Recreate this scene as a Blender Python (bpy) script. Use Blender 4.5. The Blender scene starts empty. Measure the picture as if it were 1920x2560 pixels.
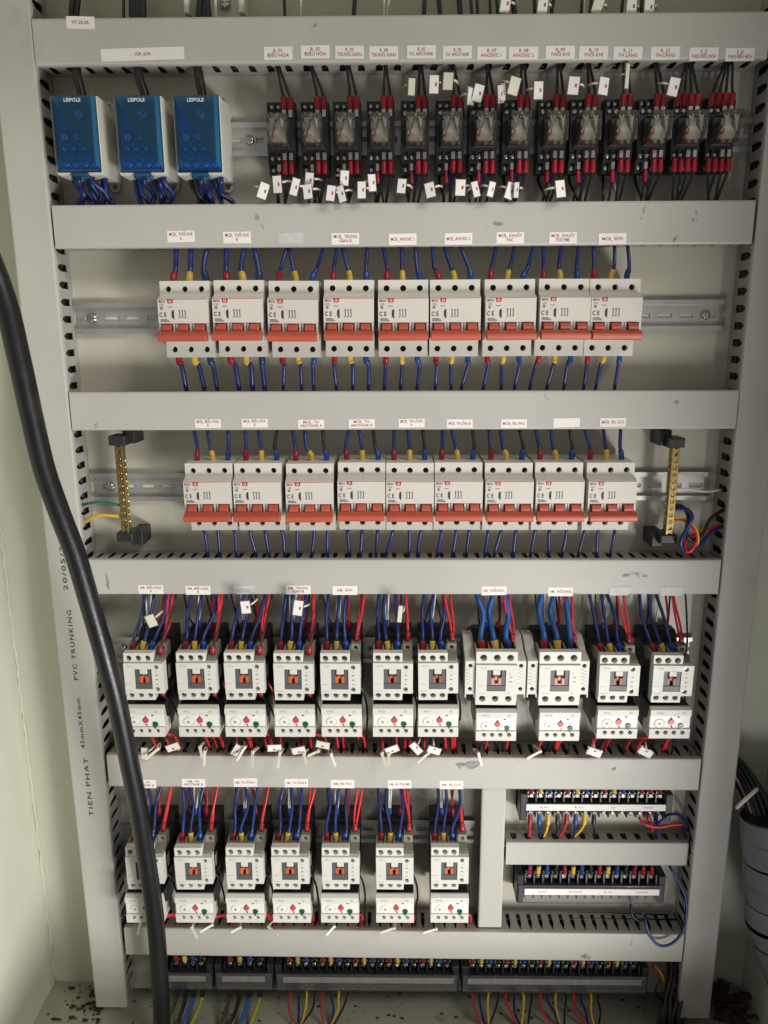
import bpy, bmesh, math, random
from mathutils import Vector, Matrix
random.seed(7)
S = 0.001                                   # everything below is written in millimetres
scene = bpy.context.scene
COL = scene.collection
# ------------------------------------------------------------------ camera
CAM_D, YAW, PIT, ROL, FPX = 934.94, -0.01463, 0.22978, 0.00489, 1923.0
def cam_rows():
    def tf(v):
        cy, sy = math.cos(YAW), math.sin(YAW)
        x = v[0]*cy - v[1]*sy; y = v[0]*sy + v[1]*cy; z = v[2]
        cp, sp = math.cos(PIT), math.sin(PIT)
        fw = y*cp - z*sp; up = y*sp + z*cp
        cr, sr = math.cos(ROL), math.sin(ROL)
        return (x*cr - up*sr, x*sr + up*cr, fw)
    c = [tf(e) for e in ((1,0,0),(0,1,0),(0,0,1))]
    return [Vector((c[0][k], c[1][k], c[2][k])) for k in range(3)]
RGT, UPV, FWD = cam_rows()
cd = bpy.data.cameras.new("camera"); cam = bpy.data.objects.new("camera", cd); COL.objects.link(cam)
cam.matrix_world = Matrix(((RGT.x, UPV.x, -FWD.x, 0), (RGT.y, UPV.y, -FWD.y, -CAM_D*S), (RGT.z, UPV.z, -FWD.z, 0), (0,0,0,1)))
cd.sensor_fit = 'VERTICAL'; cd.sensor_height = 36.0; cd.sensor_width = 27.0; cd.lens = 36.0*FPX/2560
cd.clip_start = 0.02; cd.clip_end = 50
scene.camera = cam
def at(u, v, d):
    """the place (X, Z) in mm, on the plane d mm in front of the mounting plate, that the photograph shows at pixel (u, v)"""
    r = RGT*((u-960)/FPX) + UPV*((1280-v)/FPX) + FWD
    t = (CAM_D-d)/r.y
    return r.x*t, r.z*t
# ------------------------------------------------------------------ light
w = bpy.data.worlds.new("World"); scene.world = w; w.use_nodes = True
bg = w.node_tree.nodes['Background']; bg.inputs[0].default_value = (1.0, 0.99, 0.97, 1); bg.inputs[1].default_value = 0.23
def area(name, loc, target, size, size_y, power, color):
    l = bpy.data.lights.new(name, 'AREA'); l.shape = 'RECTANGLE'; l.size = size; l.size_y = size_y; l.energy = power; l.color = color
    o = bpy.data.objects.new(name, l); COL.objects.link(o); o.location = loc
    o.rotation_euler = (Vector(target)-Vector(loc)).to_track_quat('-Z', 'Y').to_euler()
area('door_light', (0.98, -1.32, -1.02), (-0.45, 0, -0.50), 0.55, 0.40, 30.0, (1.0, 1.0, 0.95))
area('floor_glint', (0.36, -1.02, -1.02), (0.1, 0, -0.40), 0.26, 0.20, 2.3, (0.98, 0.98, 1.0))
area('room_light', (1.75, -2.0, 1.75), (-0.4, 0, 0.0), 1.2, 0.7, 56.0, (1.0, 0.965, 0.92))
scene.view_settings.view_transform = 'Standard'; scene.view_settings.look = 'None'
scene.view_settings.exposure = -0.08; scene.view_settings.gamma = 1.0
scene.cycles.max_bounces = 8; scene.cycles.transparent_max_bounces = 12
scene.cycles.caustics_reflective = False; scene.cycles.caustics_refractive = False
# ------------------------------------------------------------------ materials
def lin(c):
    return tuple(((x/255)/12.92 if x/255 <= .04045 else ((x/255+.055)/1.055)**2.4) for x in c)
def mat(name, rgb, rough=0.5, metal=0.0, var=0.06, scale=60.0, bump=0.0, bscale=900.0, spec=0.5, stain=None, objvar=0.0, coat=0.0):
    m = bpy.data.materials.new(name); m.use_nodes = True
    nt = m.node_tree; N = nt.nodes; L = nt.links; b = N['Principled BSDF']
    b.inputs['Roughness'].default_value = rough; b.inputs['Metallic'].default_value = metal
    b.inputs['Specular IOR Level'].default_value = spec
    if coat: b.inputs['Coat Weight'].default_value = coat; b.inputs['Coat Roughness'].default_value = 0.15
    col = lin(rgb)
    tc = N.new('ShaderNodeTexCoord'); geo = N.new('ShaderNodeNewGeometry')
    n1 = N.new('ShaderNodeTexNoise'); n1.inputs['Scale'].default_value = scale; n1.inputs['Detail'].default_value = 5
    L.new(geo.outputs['Position'], n1.inputs['Vector'])
    mr = N.new('ShaderNodeMapRange'); mr.inputs['From Min'].default_value = .3; mr.inputs['From Max'].default_value = .7
    mr.inputs['To Min'].default_value = 1-var; mr.inputs['To Max'].default_value = 1+var*.6
    L.new(n1.outputs['Fac'], mr.inputs['Value'])
    hv = N.new('ShaderNodeHueSaturation'); hv.inputs['Color'].default_value = (*col, 1)
    if objvar:
        oi = N.new('ShaderNodeObjectInfo'); m2 = N.new('ShaderNodeMapRange')
        m2.inputs['To Min'].default_value = 1-objvar; m2.inputs['To Max'].default_value = 1+objvar
        L.new(oi.outputs['Random'], m2.inputs['Value'])
        mu = N.new('ShaderNodeMath'); mu.operation = 'MULTIPLY'
        L.new(mr.outputs['Result'], mu.inputs[0]); L.new(m2.outputs['Result'], mu.inputs[1]); L.new(mu.outputs[0], hv.inputs['Value'])
    else:
        L.new(mr.outputs['Result'], hv.inputs['Value'])
    out = hv.outputs['Color']
    if stain:
        n2 = N.new('ShaderNodeTexNoise'); n2.inputs['Scale'].default_value = stain[1]; n2.inputs['Detail'].default_value = 8; n2.inputs['Roughness'].default_value = .65
        L.new(geo.outputs['Position'], n2.inputs['Vector'])
        m3 = N.new('ShaderNodeMapRange'); m3.inputs['From Min'].default_value = .60; m3.inputs['From Max'].default_value = .78; m3.inputs['To Max'].default_value = stain[2]
        L.new(n2.outputs['Fac'], m3.inputs['Value'])
        mx = N.new('ShaderNodeMix'); mx.data_type = 'RGBA'; mx.inputs['B'].default_value = (*lin(stain[0]), 1)
        L.new(m3.outputs['Result'], mx.inputs['Factor']); L.new(out, mx.inputs['A']); out = mx.outputs['Result']
    L.new(out, b.inputs['Base Color'])
    nr = N.new('ShaderNodeTexNoise'); nr.inputs['Scale'].default_value = 130; nr.inputs['Detail'].default_value = 4
    L.new(geo.outputs['Position'], nr.inputs['Vector'])
    rr = N.new('ShaderNodeMapRange'); rr.inputs['To Min'].default_value = max(.03, rough-.1); rr.inputs['To Max'].default_value = min(1, rough+.1)
    L.new(nr.outputs['Fac'], rr.inputs['Value']); L.new(rr.outputs['Result'], b.inputs['Roughness'])
    if bump:
        nb = N.new('ShaderNodeTexNoise'); nb.inputs['Scale'].default_value = bscale; nb.inputs['Detail'].default_value = 3
        L.new(geo.outputs['Position'], nb.inputs['Vector'])
        bp = N.new('ShaderNodeBump'); bp.inputs['Strength'].default_value = bump; bp.inputs['Distance'].default_value = 0.0006
        L.new(nb.outputs['Fac'], bp.inputs['Height']); L.new(bp.outputs['Normal'], b.inputs['Normal'])
    return m
def clear(name, rgb, gloss=0.05, rough=0.06, milk=0.0, milkrgb=(.6,.6,.6)):
    """thin clear plastic: tinted see-through with a Fresnel shine"""
    m = bpy.data.materials.new(name); m.use_nodes = True
    nt = m.node_tree; N = nt.nodes; L = nt.links; N.remove(N['Principled BSDF'])
    t = N.new('ShaderNodeBsdfTransparent'); t.inputs[0].default_value = (*rgb, 1)
    g = N.new('ShaderNodeBsdfGlossy'); g.inputs['Roughness'].default_value = rough
    lw = N.new('ShaderNodeFresnel'); lw.inputs['IOR'].default_value = 1.45
    ad = N.new('ShaderNodeMath'); ad.operation = 'ADD'; ad.inputs[1].default_value = gloss
    L.new(lw.outputs[0], ad.inputs[0])
    nb = N.new('ShaderNodeTexNoise'); nb.inputs['Scale'].default_value = 160
    geo = N.new('ShaderNodeNewGeometry'); L.new(geo.outputs['Position'], nb.inputs['Vector'])
    bp = N.new('ShaderNodeBump'); bp.inputs['Strength'].default_value = .25; bp.inputs['Distance'].default_value = .0006
    L.new(nb.outputs['Fac'], bp.inputs['Height']); L.new(bp.outputs['Normal'], g.inputs['Normal'])
    mx = N.new('ShaderNodeMixShader'); L.new(ad.outputs[0], mx.inputs[0]); L.new(t.outputs[0], mx.inputs[1]); L.new(g.outputs[0], mx.inputs[2])
    df = N.new('ShaderNodeBsdfDiffuse'); df.inputs[0].default_value = (*milkrgb, 1); m2 = N.new('ShaderNodeMixShader'); m2.inputs[0].default_value = milk
    L.new(mx.outputs[0], m2.inputs[1]); L.new(df.outputs[0], m2.inputs[2])
    L.new(m2.outputs[0], N['Material Output'].inputs[0])
    return m
M = dict(
    plate=mat('plate_paint', (190,185,170), .32, var=.05, scale=9, bump=.12, bscale=700, stain=((120,105,80), 14, .22)),
    wall=mat('cabinet_paint', (210,210,193), .45, var=.04, scale=5, bump=.35, bscale=320, stain=((130,125,100), 9, .15)),
    floor=mat('floor_paint', (150,150,132), .5, var=.12, scale=14, bump=.3, bscale=500, stain=((80,62,42), 22, .8)),
    pvc=mat('trunking_pvc', (180,177,170), .45, var=.055, scale=9, bump=.05, bscale=1500, stain=((136,120,98), 17, .24)),
    pvcwall=mat('trunking_wall_pvc', (160,158,150), .45, var=.05, scale=30),
    paper=mat('sticker_paper', (232,226,222), .55, var=.03, scale=200, stain=((190,160,120), 60, .25)),
    faded_shaded_paper=mat('faded_shaded_strip', (140,138,130), .6, var=.15, scale=160), fadedpaper=mat('faded_sticker', (196,194,192), .5, var=.12, scale=160),  # bottom marker strips: faded paper, greyed further to stand for shadow
    ink=mat('sticker_ink', (165,88,76), .6), black_ink=mat('print_ink', (52,50,52), .6), pale_ink=mat('pale_ink', (160,155,135), .6), white_ink=mat('white_ink', (215,230,238), .5),
    red_ink=mat('logo_red', (178,40,52), .45),
    rail=mat('zinc_rail', (196,194,190), .36, metal=.75, var=.08, scale=40),
    steel=mat('steel', (205,203,196), .27, metal=1.0, var=.1, scale=300),
    litscrew=mat('pale_lit_screw', (228,232,230), .35, metal=.35), shadesteel=mat('shaded_steel', (58,56,53), .3, metal=1.0, var=.15, scale=300),  # recessed screws and pins: steel blackened to stand for shade around them
    brass=mat('brass', (160,138,90), .32, metal=.9, var=.14, scale=120),
    brass_screw=mat('brass_screw', (222,200,150), .2, metal=1.0, var=.1, scale=200),
    mcb=mat('breaker_plastic', (204,199,190), .42, objvar=.03, var=.03, scale=50, stain=((170,158,128), 45, .22)),
    handle=mat('handle_plastic', (182,82,60), .42, var=.06, scale=90, objvar=.06),
    cream=mat('contactor_plastic', (208,206,198), .42, var=.03, scale=60, stain=((170,160,132), 50, .14)),
    termgrey=mat('terminal_grey', (128,126,112), .5), white=mat('white_plastic', (226,224,216), .35),  # terminals, ribs and clamps are plain grey plastic
    gloss=mat('gloss_panel', (220,216,210), .16, var=.02, coat=.6),
    dark=mat('black_plastic', (36,37,39), .42, var=.12, scale=80, objvar=.1), void=mat('hole_shade', (20,20,20), .6),  # last one is flat black standing for the shade inside holes
    greyp=mat('grey_plastic', (112,114,116), .4), windowgrey=mat('window_grey', (84,86,88), .45), orange=mat('coil_orange', (190,98,50), .4, objvar=.12), rust=mat('coil_brown', (104,52,34), .5), copper=mat('coil_copper', (150,84,56), .45), pink=mat('coil_pink', (196,140,120), .4),
    btn=mat('red_button', (196,70,78), .35), green=mat('green_button', (26,86,58), .3),
    blue=mat('wire_blue', (20,38,98), .34, var=.08, scale=60, objvar=.22), sky=mat('cable_blue', (34,82,150), .36, var=.08, objvar=.1),
    red=mat('wire_red', (205,44,52), .34, var=.08, objvar=.15), blackw=mat('wire_black', (27,27,29), .33, var=.1, objvar=.2), whitew=mat('wire_white', (212,206,194), .4, objvar=.06),
    yellow=mat('wire_yellow', (226,180,48), .38, objvar=.1), teal=mat('wire_green', (22,104,98), .36), stripe=mat('wire_green_yellow', (150,150,50), .4),
    bred=mat('sleeve_red', (150,22,40), .38, var=.1, objvar=.15), byel=mat('sleeve_yellow', (212,176,66), .4, objvar=.08), bblu=mat('sleeve_blue', (20,68,140), .34, objvar=.15), bblk=mat('sleeve_black', (30,30,32), .4),
    bnavy=mat('sleeve_navy', (18,52,92), .34), brown=mat('wire_brown', (70,52,40), .4),
    cable=mat('cable_rubber', (19,20,21), .36, var=.15, scale=40, bump=.25, bscale=260, stain=((80,76,68), 24, .3)),
    sleeve=mat('grey_sleeve', (104,105,106), .42, var=.14, scale=26, bump=.9, bscale=60), nylon=mat('nylon', (216,210,192), .4),
    dirt=mat('dirt', (58,44,32), .9, var=.3, scale=120), stain=mat('stain', (150,132,104), .6, var=.1),
    cover_blue=clear('clear_blue', (.27,.66,.98), .03, .05, .06, (.02,.24,.55)), cover=clear('clear_cover', (.92,.91,.88), .02, .08, .035, (.6,.58,.54)), smoke=clear('smoked_cover', (.80,.80,.81), .0, .12, .10, (.5,.5,.5)),
    dbase=mat('block_inner', (205,218,222), .4, var=.2, scale=60),
)
# ------------------------------------------------------------------ mesh helpers
class MB:
    def __init__(s): s.v = []; s.f = []; s.sm = []
    def add(s, verts, faces, smooth=False):
        o = len(s.v); s.v += [tuple(p) for p in verts]; s.f += [tuple(i+o for i in f) for f in faces]; s.sm += [smooth]*len(faces); return s
    def box(s, x0, x1, d0, d1, z0, z1):
        return s.add([(x0,d0,z0),(x1,d0,z0),(x1,d1,z0),(x0,d1,z0),(x0,d0,z1),(x1,d0,z1),(x1,d1,z1),(x0,d1,z1)],
                     [(0,3,2,1),(4,5,6,7),(0,1,5,4),(1,2,6,5),(2,3,7,6),(3,0,4,7)])
    def bbox(s, x0, x1, d0, d1, z0, z1, c):
        """box whose front edges are chamfered by c"""
        s.add([(x0,d0,z0),(x1,d0,z0),(x1,d0,z1),(x0,d0,z1),(x0,d1-c,z0),(x1,d1-c,z0),(x1,d1-c,z1),(x0,d1-c,z1),
               (x0+c,d1,z0+c),(x1-c,d1,z0+c),(x1-c,d1,z1-c),(x0+c,d1,z1-c)],
              [(0,1,2,3),(8,11,10,9),(0,4,5,1),(1,5,6,2),(2,6,7,3),(3,7,4,0),(4,8,9,5),(5,9,10,6),(6,10,11,7),(7,11,8,4)]); return s
    def prism(s, prof, a0, a1, axis):
        """axis x: profile (d,z); axis d: profile (x,z); axis z: profile (x,d)"""
        n = len(prof)
        def P(p, a): return (a,p[0],p[1]) if axis == 'x' else ((p[0],a,p[1]) if axis == 'd' else (p[0],p[1],a))
        vs = [P(p,a0) for p in prof] + [P(p,a1) for p in prof]
        fs = [tuple(range(n)), tuple(range(2*n-1, n-1, -1))] + [(i,(i+1)%n,n+(i+1)%n,n+i) for i in range(n)]
        return s.add(vs, fs)
    def cyl(s, x, z, d0, d1, r, n=14, r1=None):
        r1 = r if r1 is None else r1
        vs = [(x+r*math.cos(2*math.pi*i/n), d0, z+r*math.sin(2*math.pi*i/n)) for i in range(n)] + [(x+r1*math.cos(2*math.pi*i/n), d1, z+r1*math.sin(2*math.pi*i/n)) for i in range(n)]
        s.add(vs, [tuple(range(n)), tuple(range(2*n-1,n-1,-1))]); o = len(s.v)-2*n
        for i in range(n): s.f.append((o+i,o+(i+1)%n,o+n+(i+1)%n,o+n+i)); s.sm.append(True)
        return s
    def tube(s, pts, r, n=8, rs=None, cap=True):
        pts = [Vector(p) for p in pts]; m = len(pts); rings = []
        t0 = (pts[1]-pts[0]).normalized(); ref = Vector((0,1,0)) if abs(t0.y) < .9 else Vector((1,0,0))
        u = t0.cross(ref).normalized()
        o = len(s.v)
        for k in range(m):
            t = (pts[min(k+1,m-1)]-pts[max(k-1,0)]).normalized()
            u = (u - t*u.dot(t)).normalized(); v = t.cross(u)
            rr = rs[k] if rs else r
            for i in range(n):
                a = 2*math.pi*i/n; s.v.append(tuple(pts[k]+u*(rr*math.cos(a))+v*(rr*math.sin(a))))
        for k in range(m-1):
            for i in range(n):
                s.f.append((o+k*n+i, o+k*n+(i+1)%n, o+(k+1)*n+(i+1)%n, o+(k+1)*n+i)); s.sm.append(True)
        if cap:
            s.f.append(tuple(o+i for i in range(n-1,-1,-1))); s.sm.append(False)
            s.f.append(tuple(o+(m-1)*n+i for i in range(n))); s.sm.append(False)
        return s
    def join(s, verts, faces): return s.add(verts, faces)
    def mesh(s, name, recalc=True):
        me = bpy.data.meshes.new(name)
        me.from_pydata([(x*S, -d*S, z*S) for x,d,z in s.v], [], s.f)
        me.polygons.foreach_set('use_smooth', s.sm)
        if recalc:
            b = bmesh.new(); b.from_mesh(me); bmesh.ops.recalc_face_normals(b, faces=b.faces[:]); b.to_mesh(me); b.free()
        me.update(); return me
def spline(pts, k=6):
    """Catmull-Rom through the points"""
    P = [Vector(p) for p in pts]; P = [P[0]*2-P[1]] + P + [P[-1]*2-P[-2]]; out = []
    for i in range(1, len(P)-2):
        a,b,c,e = P[i-1],P[i],P[i+1],P[i+2]
        for j in range(k):
            t = j/k; out.append(.5*((2*b)+(c-a)*t+(2*a-5*b+4*c-e)*t*t+(3*b-a-3*c+e)*t**3))
    out.append(P[-2]); return out
def cut(me, cutter):
    """me minus cutter, with real holes"""
    a = bpy.data.objects.new('tmp', me); b = bpy.data.objects.new('tmp', cutter); COL.objects.link(a); COL.objects.link(b)
    md = a.modifiers.new('cut', 'BOOLEAN'); md.operation = 'DIFFERENCE'; md.object = b; md.solver = 'EXACT'; md.use_self = True
    dg = bpy.context.evaluated_depsgraph_get(); r = bpy.data.meshes.new_from_object(a.evaluated_get(dg))
    bpy.data.objects.remove(a); bpy.data.objects.remove(b); return r
def soften(me, width=.4):
    b = bmesh.new(); b.from_mesh(me); bmesh.ops.remove_doubles(b, verts=b.verts[:], dist=1e-6)
    es = [e for e in b.edges if len(e.link_faces) == 2 and e.calc_face_angle(0) > .6 and e.calc_length() > 2.2*width*S]
    bmesh.ops.bevel(b, geom=es, offset=width*S, segments=2, affect='EDGES', profile=.5, clamp_overlap=True)
    b.to_mesh(me); b.free(); me.update(); return me
_txt = {}
def text_mesh(s, size, bold=0.0, width=None, space=1.0, lines=1.0):
    key = (s, size, bold, width, space)
    if key not in _txt:
        c = bpy.data.curves.new('t', 'FONT'); c.body = s; c.size = size; c.align_x = 'CENTER'; c.align_y = 'CENTER'; c.offset = bold; c.resolution_u = 2; c.space_character = space; c.space_line = lines
        o = bpy.data.objects.new('t', c); COL.objects.link(o); dg = bpy.context.evaluated_depsgraph_get()
        me = bpy.data.meshes.new_from_object(o.evaluated_get(dg)); bpy.data.objects.remove(o)
        vs = [(v.co.x, v.co.y) for v in me.vertices]; fs = [tuple(reversed(p.vertices)) for p in me.polygons]; bpy.data.meshes.remove(me)
        if vs and width:
            sp = max(v[0] for v in vs)-min(v[0] for v in vs)
            if sp > width: vs = [(x*width/sp, y) for x,y in vs]
        _txt[key] = (vs, fs)
    return _txt[key]
def put_text(mb, s, size, x, z, d, rot=0.0, **kw):
    vs, fs = text_mesh(s, size, **kw); c, sn = math.cos(rot), math.sin(rot)
    mb.add([(x+a*c-b*sn, d, z+a*sn+b*c) for a,b in vs], fs)
    return mb
# ------------------------------------------------------------------ object helpers
def loc3(x, d, z): return (x*S, -d*S, z*S)
def thing(name, label, cat, x=0, d=0, z=0, group=None):
    o = bpy.data.objects.new(name, None); COL.objects.link(o); o.location = loc3(x,d,z); o.empty_display_size = .01
    o['label'] = label; o['category'] = cat
    if group: o['group'] = group
    return o
_mcopy = {}
def part(name, me, m, parent=None, x=0, d=0, z=0):
    if isinstance(me, MB): me = me.mesh(name)
    if len(me.materials) == 0: me.materials.append(M[m])
    elif me.materials[0] != M[m]:
        key = (me.name, m)
        if key not in _mcopy:
            c = me.copy(); c.materials[0] = M[m]; _mcopy[key] = c
        me = _mcopy[key]
    o = bpy.data.objects.new(name, me); COL.objects.link(o); o.parent = parent; o.location = loc3(x,d,z); return o
def struct(name, me, m):
    o = part(name, me, m); o['kind'] = 'structure'; return o
def copy_tree(o, parent=None):
    c = o.copy(); COL.objects.link(c); c.parent = parent
    for ch in list(o.children): copy_tree(ch, c)
    return c
ORD = 'first second third fourth fifth sixth seventh eighth ninth tenth eleventh twelfth thirteenth fourteenth fifteenth sixteenth seventeenth eighteenth nineteenth twentieth'.split()
ORD += ['twenty-'+o for o in ORD[:9]]+['thirtieth']
CN = {'blue':'blue_wire','sky':'blue_cable','red':'red_wire','blackw':'black_wire','whitew':'white_wire','yellow':'yellow_wire','teal':'green_wire','stripe':'green_yellow_wire','brown':'brown_wire'}
CW = {'blue':'blue','sky':'thick light blue','red':'red','blackw':'black','whitew':'white','yellow':'yellow','teal':'green','stripe':'green-yellow','brown':'brown'}
BW = {'bred':'red sleeve','byel':'yellow sleeve','bblu':'blue sleeve','bblk':'black sleeve','bnavy':'navy sleeve',None:''}
def wire(c, label, group, pts, r=1.7, boot=None, blen=11, br=None, end_boot=None, k=6, n=8):
    """a wire through pts; boot covers its start, end_boot its end"""
    sp = spline(pts, k)
    o = part(CN[c], MB().tube(sp, r, n), c); o['label'] = label; o['category'] = 'wire'; o['group'] = group
    for which, bm_ in ((0,boot),(1,end_boot)):
        if not bm_: continue
        q = sp if which == 0 else list(reversed(sp)); acc = 0; path = [q[0]]
        for a,b in zip(q, q[1:]):
            l = (b-a).length
            if acc+l >= blen: path.append(a+(b-a)*((blen-acc)/l)); break
            path.append(b); acc += l
        R = br or r+1.0; nn = len(path)
        if nn < 5:
            path = [path[0].lerp(path[-1], i/5) for i in range(6)]; nn = 6
        rs = [R*(1.0 if i > 1 else .86+.07*i)*(1 if i < nn-1 else .9) for i in range(nn)]
        part('sleeve', MB().tube(path, R, 10, rs), bm_, o)
    return o
def rj(a): return random.uniform(-a, a)

# ================================================================== the cabinet
XL, XR, DB, ZF = at(18,1440,-30)[0]-2, 516, -30, at(145,2453,-30)[1]
b = MB().box(XL-2, XL, DB, 330, ZF-20, 430); struct('cabinet_side_wall', b, 'wall')
b = MB().box(XR, XR+2, DB, 430, ZF-20, 430); struct('cabinet_side_wall', b, 'wall')  # reaches further forward than the left wall, unseen, to shade the right side
b = MB().box(XL-2, XR+2, DB-2, DB, ZF-20, 430); struct('cabinet_back_wall', b, 'wall')
b = MB().box(XL, XR, DB, 330, ZF-3, ZF).box(XL, XR, 328, 331, ZF, ZF+66).box(XL,XR,310,328,ZF+63,ZF+66); struct('cabinet_floor', b, 'floor')
b = MB().box(XL-2, XR+2, DB-2, 330, 430, 432); struct('cabinet_ceiling', b, 'wall')
# sealant bead down the left back corner
pts = []
z = ZF
while z < 420:
    pts.append((XL+1+rj(.8), DB+1+rj(.8), z)); z += 9
b = MB().tube(pts, 2, 6, [random.choice((1.4,1.8,2.2,3.0)) for _ in pts]); struct('sealant_bead', b, 'wall')
PB = -936
def rp(x0,x1,d0,d1,r=5):
    return [(x0,d0),(x0,d1-r),(x0+r*.3,d1-r*.3),(x0+r,d1),(x1-r,d1),(x1-r*.3,d1-r*.3),(x1,d1-r),(x1,d0)]
b = MB().prism(rp(-431, 449, -22, 0), PB, 428, 'z'); struct('mounting_plate', b, 'plate')

# ================================================================== trunking
def uprof(h, dep, lip=7, t=1.6):
    """cover: U section across the trunk (t across, d)"""
    a = h/2; r = 2.2
    o = [(dep-lip,a),(dep-r,a),(dep-.65,a-.65),(dep,a-r),(dep,-a+r),(dep-.65,-a+.65),(dep-r,-a),(dep-lip,-a)]
    i = [(dep-lip,-a+t),(dep-t,-a+t),(dep-t,a-t),(dep-lip,a-t)]
    return o+i
def slotted(length, dep, pitch, w, s0=0.0, t=1.4):
    """one slotted side: base strip and fingers in the (s, d) plane, t thick"""
    fs = [[(0,0),(length,0),(length,9),(0,9)]]
    edges = [s0+pitch*i for i in range(int((length-s0)/pitch)+1)]
    ed = [-pitch+s0]+edges+[edges[-1]+pitch]
    for a,b_ in zip(ed, ed[1:]):
        p = [(a+w/2,8.9),(b_-w/2,8.9),(b_-w/2,dep*.58),(b_-w/2+1,dep*.66),(b_-.9,dep*.76),(b_-.9,dep-2.2),(a+.9,dep-2.2),(a+.9,dep*.76),(a+w/2-1,dep*.66),(a+w/2,dep*.58)]
        p = [(min(max(x,0),length),y) for x,y in p]
        if max(x for x,_ in p)-min(x for x,_ in p) > 1.5:
            fs.append(p)
    return fs
def trunk(name, label, length, h, dep, pitch, w, x, z, vertical=False, s0=6.0, group='slotted wire trunking', skip=()):
    """length along x (or up z when vertical), centred across on (x, z) of its start"""
    o = thing(name, label, 'trunking', x, 0, z, group)
    mp = (lambda s_,t_,d_: (t_,d_,s_)) if vertical else (lambda s_,t_,d_: (s_,d_,t_))
    def ext(mb, outline, a0, a1, along):
        n = len(outline); vs = []
        for a in (a0,a1):
            for p in outline:
                vs.append(mp(a,p[1],p[0]) if along == 's' else mp(p[0],a,p[1]))
        mb.add(vs, [tuple(range(n)), tuple(range(2*n-1,n-1,-1))]+[(i,(i+1)%n,n+(i+1)%n,n+i) for i in range(n)])
    c = MB(); ext(c, uprof(h, dep), 0, length, 's'); part('cover', c, 'pvc', o)
    for sgn in (1,-1):
        m_ = MB()
        for p in slotted(length, dep, pitch, w, s0): ext(m_, p, sgn*(h/2-1.9), sgn*(h/2-3.3), 't')
        part('slotted_wall', m_, 'pvcwall', o)
    bs = MB(); ext(bs, [(0,-h/2+3.4),(0,h/2-3.4),(1.5,h/2-3.4),(1.5,-h/2+3.4)], 0, length, 's'); part('base', bs, 'pvcwall', o)
    return o
TZ = {1:(274.0,318.5),2:(91.5,136.8),3:(-110.2,-65.8),4:(-311,-266.5),5:(-575.8,-529.8),6:(-837.3,-792.8)}
TP = {1:(19.5,7.5),2:(19.5,7.5),3:(14.8,5.5),4:(14.6,5.6),5:(14.6,5.6),6:(14.8,5.4)}
TN = {1:'topmost horizontal grey trunking, above the relay row',2:'horizontal grey trunking between the relay row and upper breaker row',3:'horizontal grey trunking between the two breaker rows',
      4:'horizontal grey trunking between lower breakers and upper contactors',5:'horizontal grey trunking between the two contactor rows',6:'lowest horizontal grey trunking, above the bottom terminal blocks'}
X0, X1 = -375.5, 387.0
HX0 = {1:-376,2:-374,3:-375,4:-375,5:-372,6:-371}
HX1 = {k: at(u,v,47)[0] for k,(u,v) in {1:(1918,140),2:(1884,560),3:(1843,1026),4:(1799,1443),5:(1750,1930),6:(1708,2365)}.items()}
HX1[1] = min(HX1[1], 391)
TILT = {1:.05,2:-.02,3:.03,4:.02,5:.22,6:.42}
for k in TZ:
    zb, zt = TZ[k]
    o = trunk('cable_trunking', TN[k], HX1[k]-HX0[k], zt-zb, 47, *TP[k], HX0[k], (zb+zt)/2+math.tan(math.radians(TILT[k]))*375, s0=9.0); o.rotation_euler = (0, math.radians(TILT[k]), 0)
trunk('cable_trunking', 'tall vertical grey trunking on the left, with printed lettering', 1345, 44.5, 47, 19.0, 8.0, -399.0, -921, True)
trunk('cable_trunking', 'tall vertical grey trunking on the right side of the plate', 1345, 44.5, 47, 19.0, 8.5, 414.5, -932, True)
# small trunks at the lower right
sx0, sz1 = at(1266,2106,33); sx1 = at(1719,2140,33)[0]; sz0 = at(1400,2164,33)[1]
trunk('cable_trunking', 'short horizontal grey trunking between the two right-hand terminal blocks', sx1-sx0, sz1-sz0, 33, 18.6, 8, sx0, (sz0+sz1)/2, s0=12)
vx0, vx1 = at(1198,2200,40)[0], at(1258,2200,40)[0]; vzb = at(1228,2318,40)[1]
trunk('cable_trunking', 'short vertical grey trunking right of the lower contactor row', -577-vzb, vx1-vx0, 40, 18.6, 7, (vx0+vx1)/2, vzb, True)
# bundled wires that fill the trunks, added in black to darken the slots
for k in TZ:
    zb, zt = TZ[k]; m_ = MB()
    for i in range(14):
        zz = zb+7+rj(2)+ (i%5)*7.6; dd = 8+(i//5)*9+rj(2)
        m_.tube([(HX0[k]+rj(4)+s*(HX1[k]-HX0[k]-4)/9, dd+rj(2), min(max(zz+rj(2.5), zb+7), zt-7)) for s in range(10)], 3.4, 6)
    o = part('wire_bundle', m_, 'blackw'); o['kind'] = 'stuff'; o['category'] = 'wire bundle'; o['label'] = 'dark wires packed inside the '+TN[k].split(',')[0]
for side,x in (('left',-399),('right',414.5)):
    m_ = MB()
    for i in range(15):
        xx = x-14+(i%5)*7+rj(1.5); dd = 8+(i//5)*10+rj(2)
        m_.tube([(min(max(xx+rj(2.5),x-15),x+15), dd+rj(2), -905+s*144) for s in range(10)], 3.6, 6)
    o = part('wire_bundle', m_, 'blackw'); o['kind'] = 'stuff'; o['category'] = 'wire bundle'; o['label'] = 'wires packed inside the tall %s vertical trunking' % side
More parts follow.
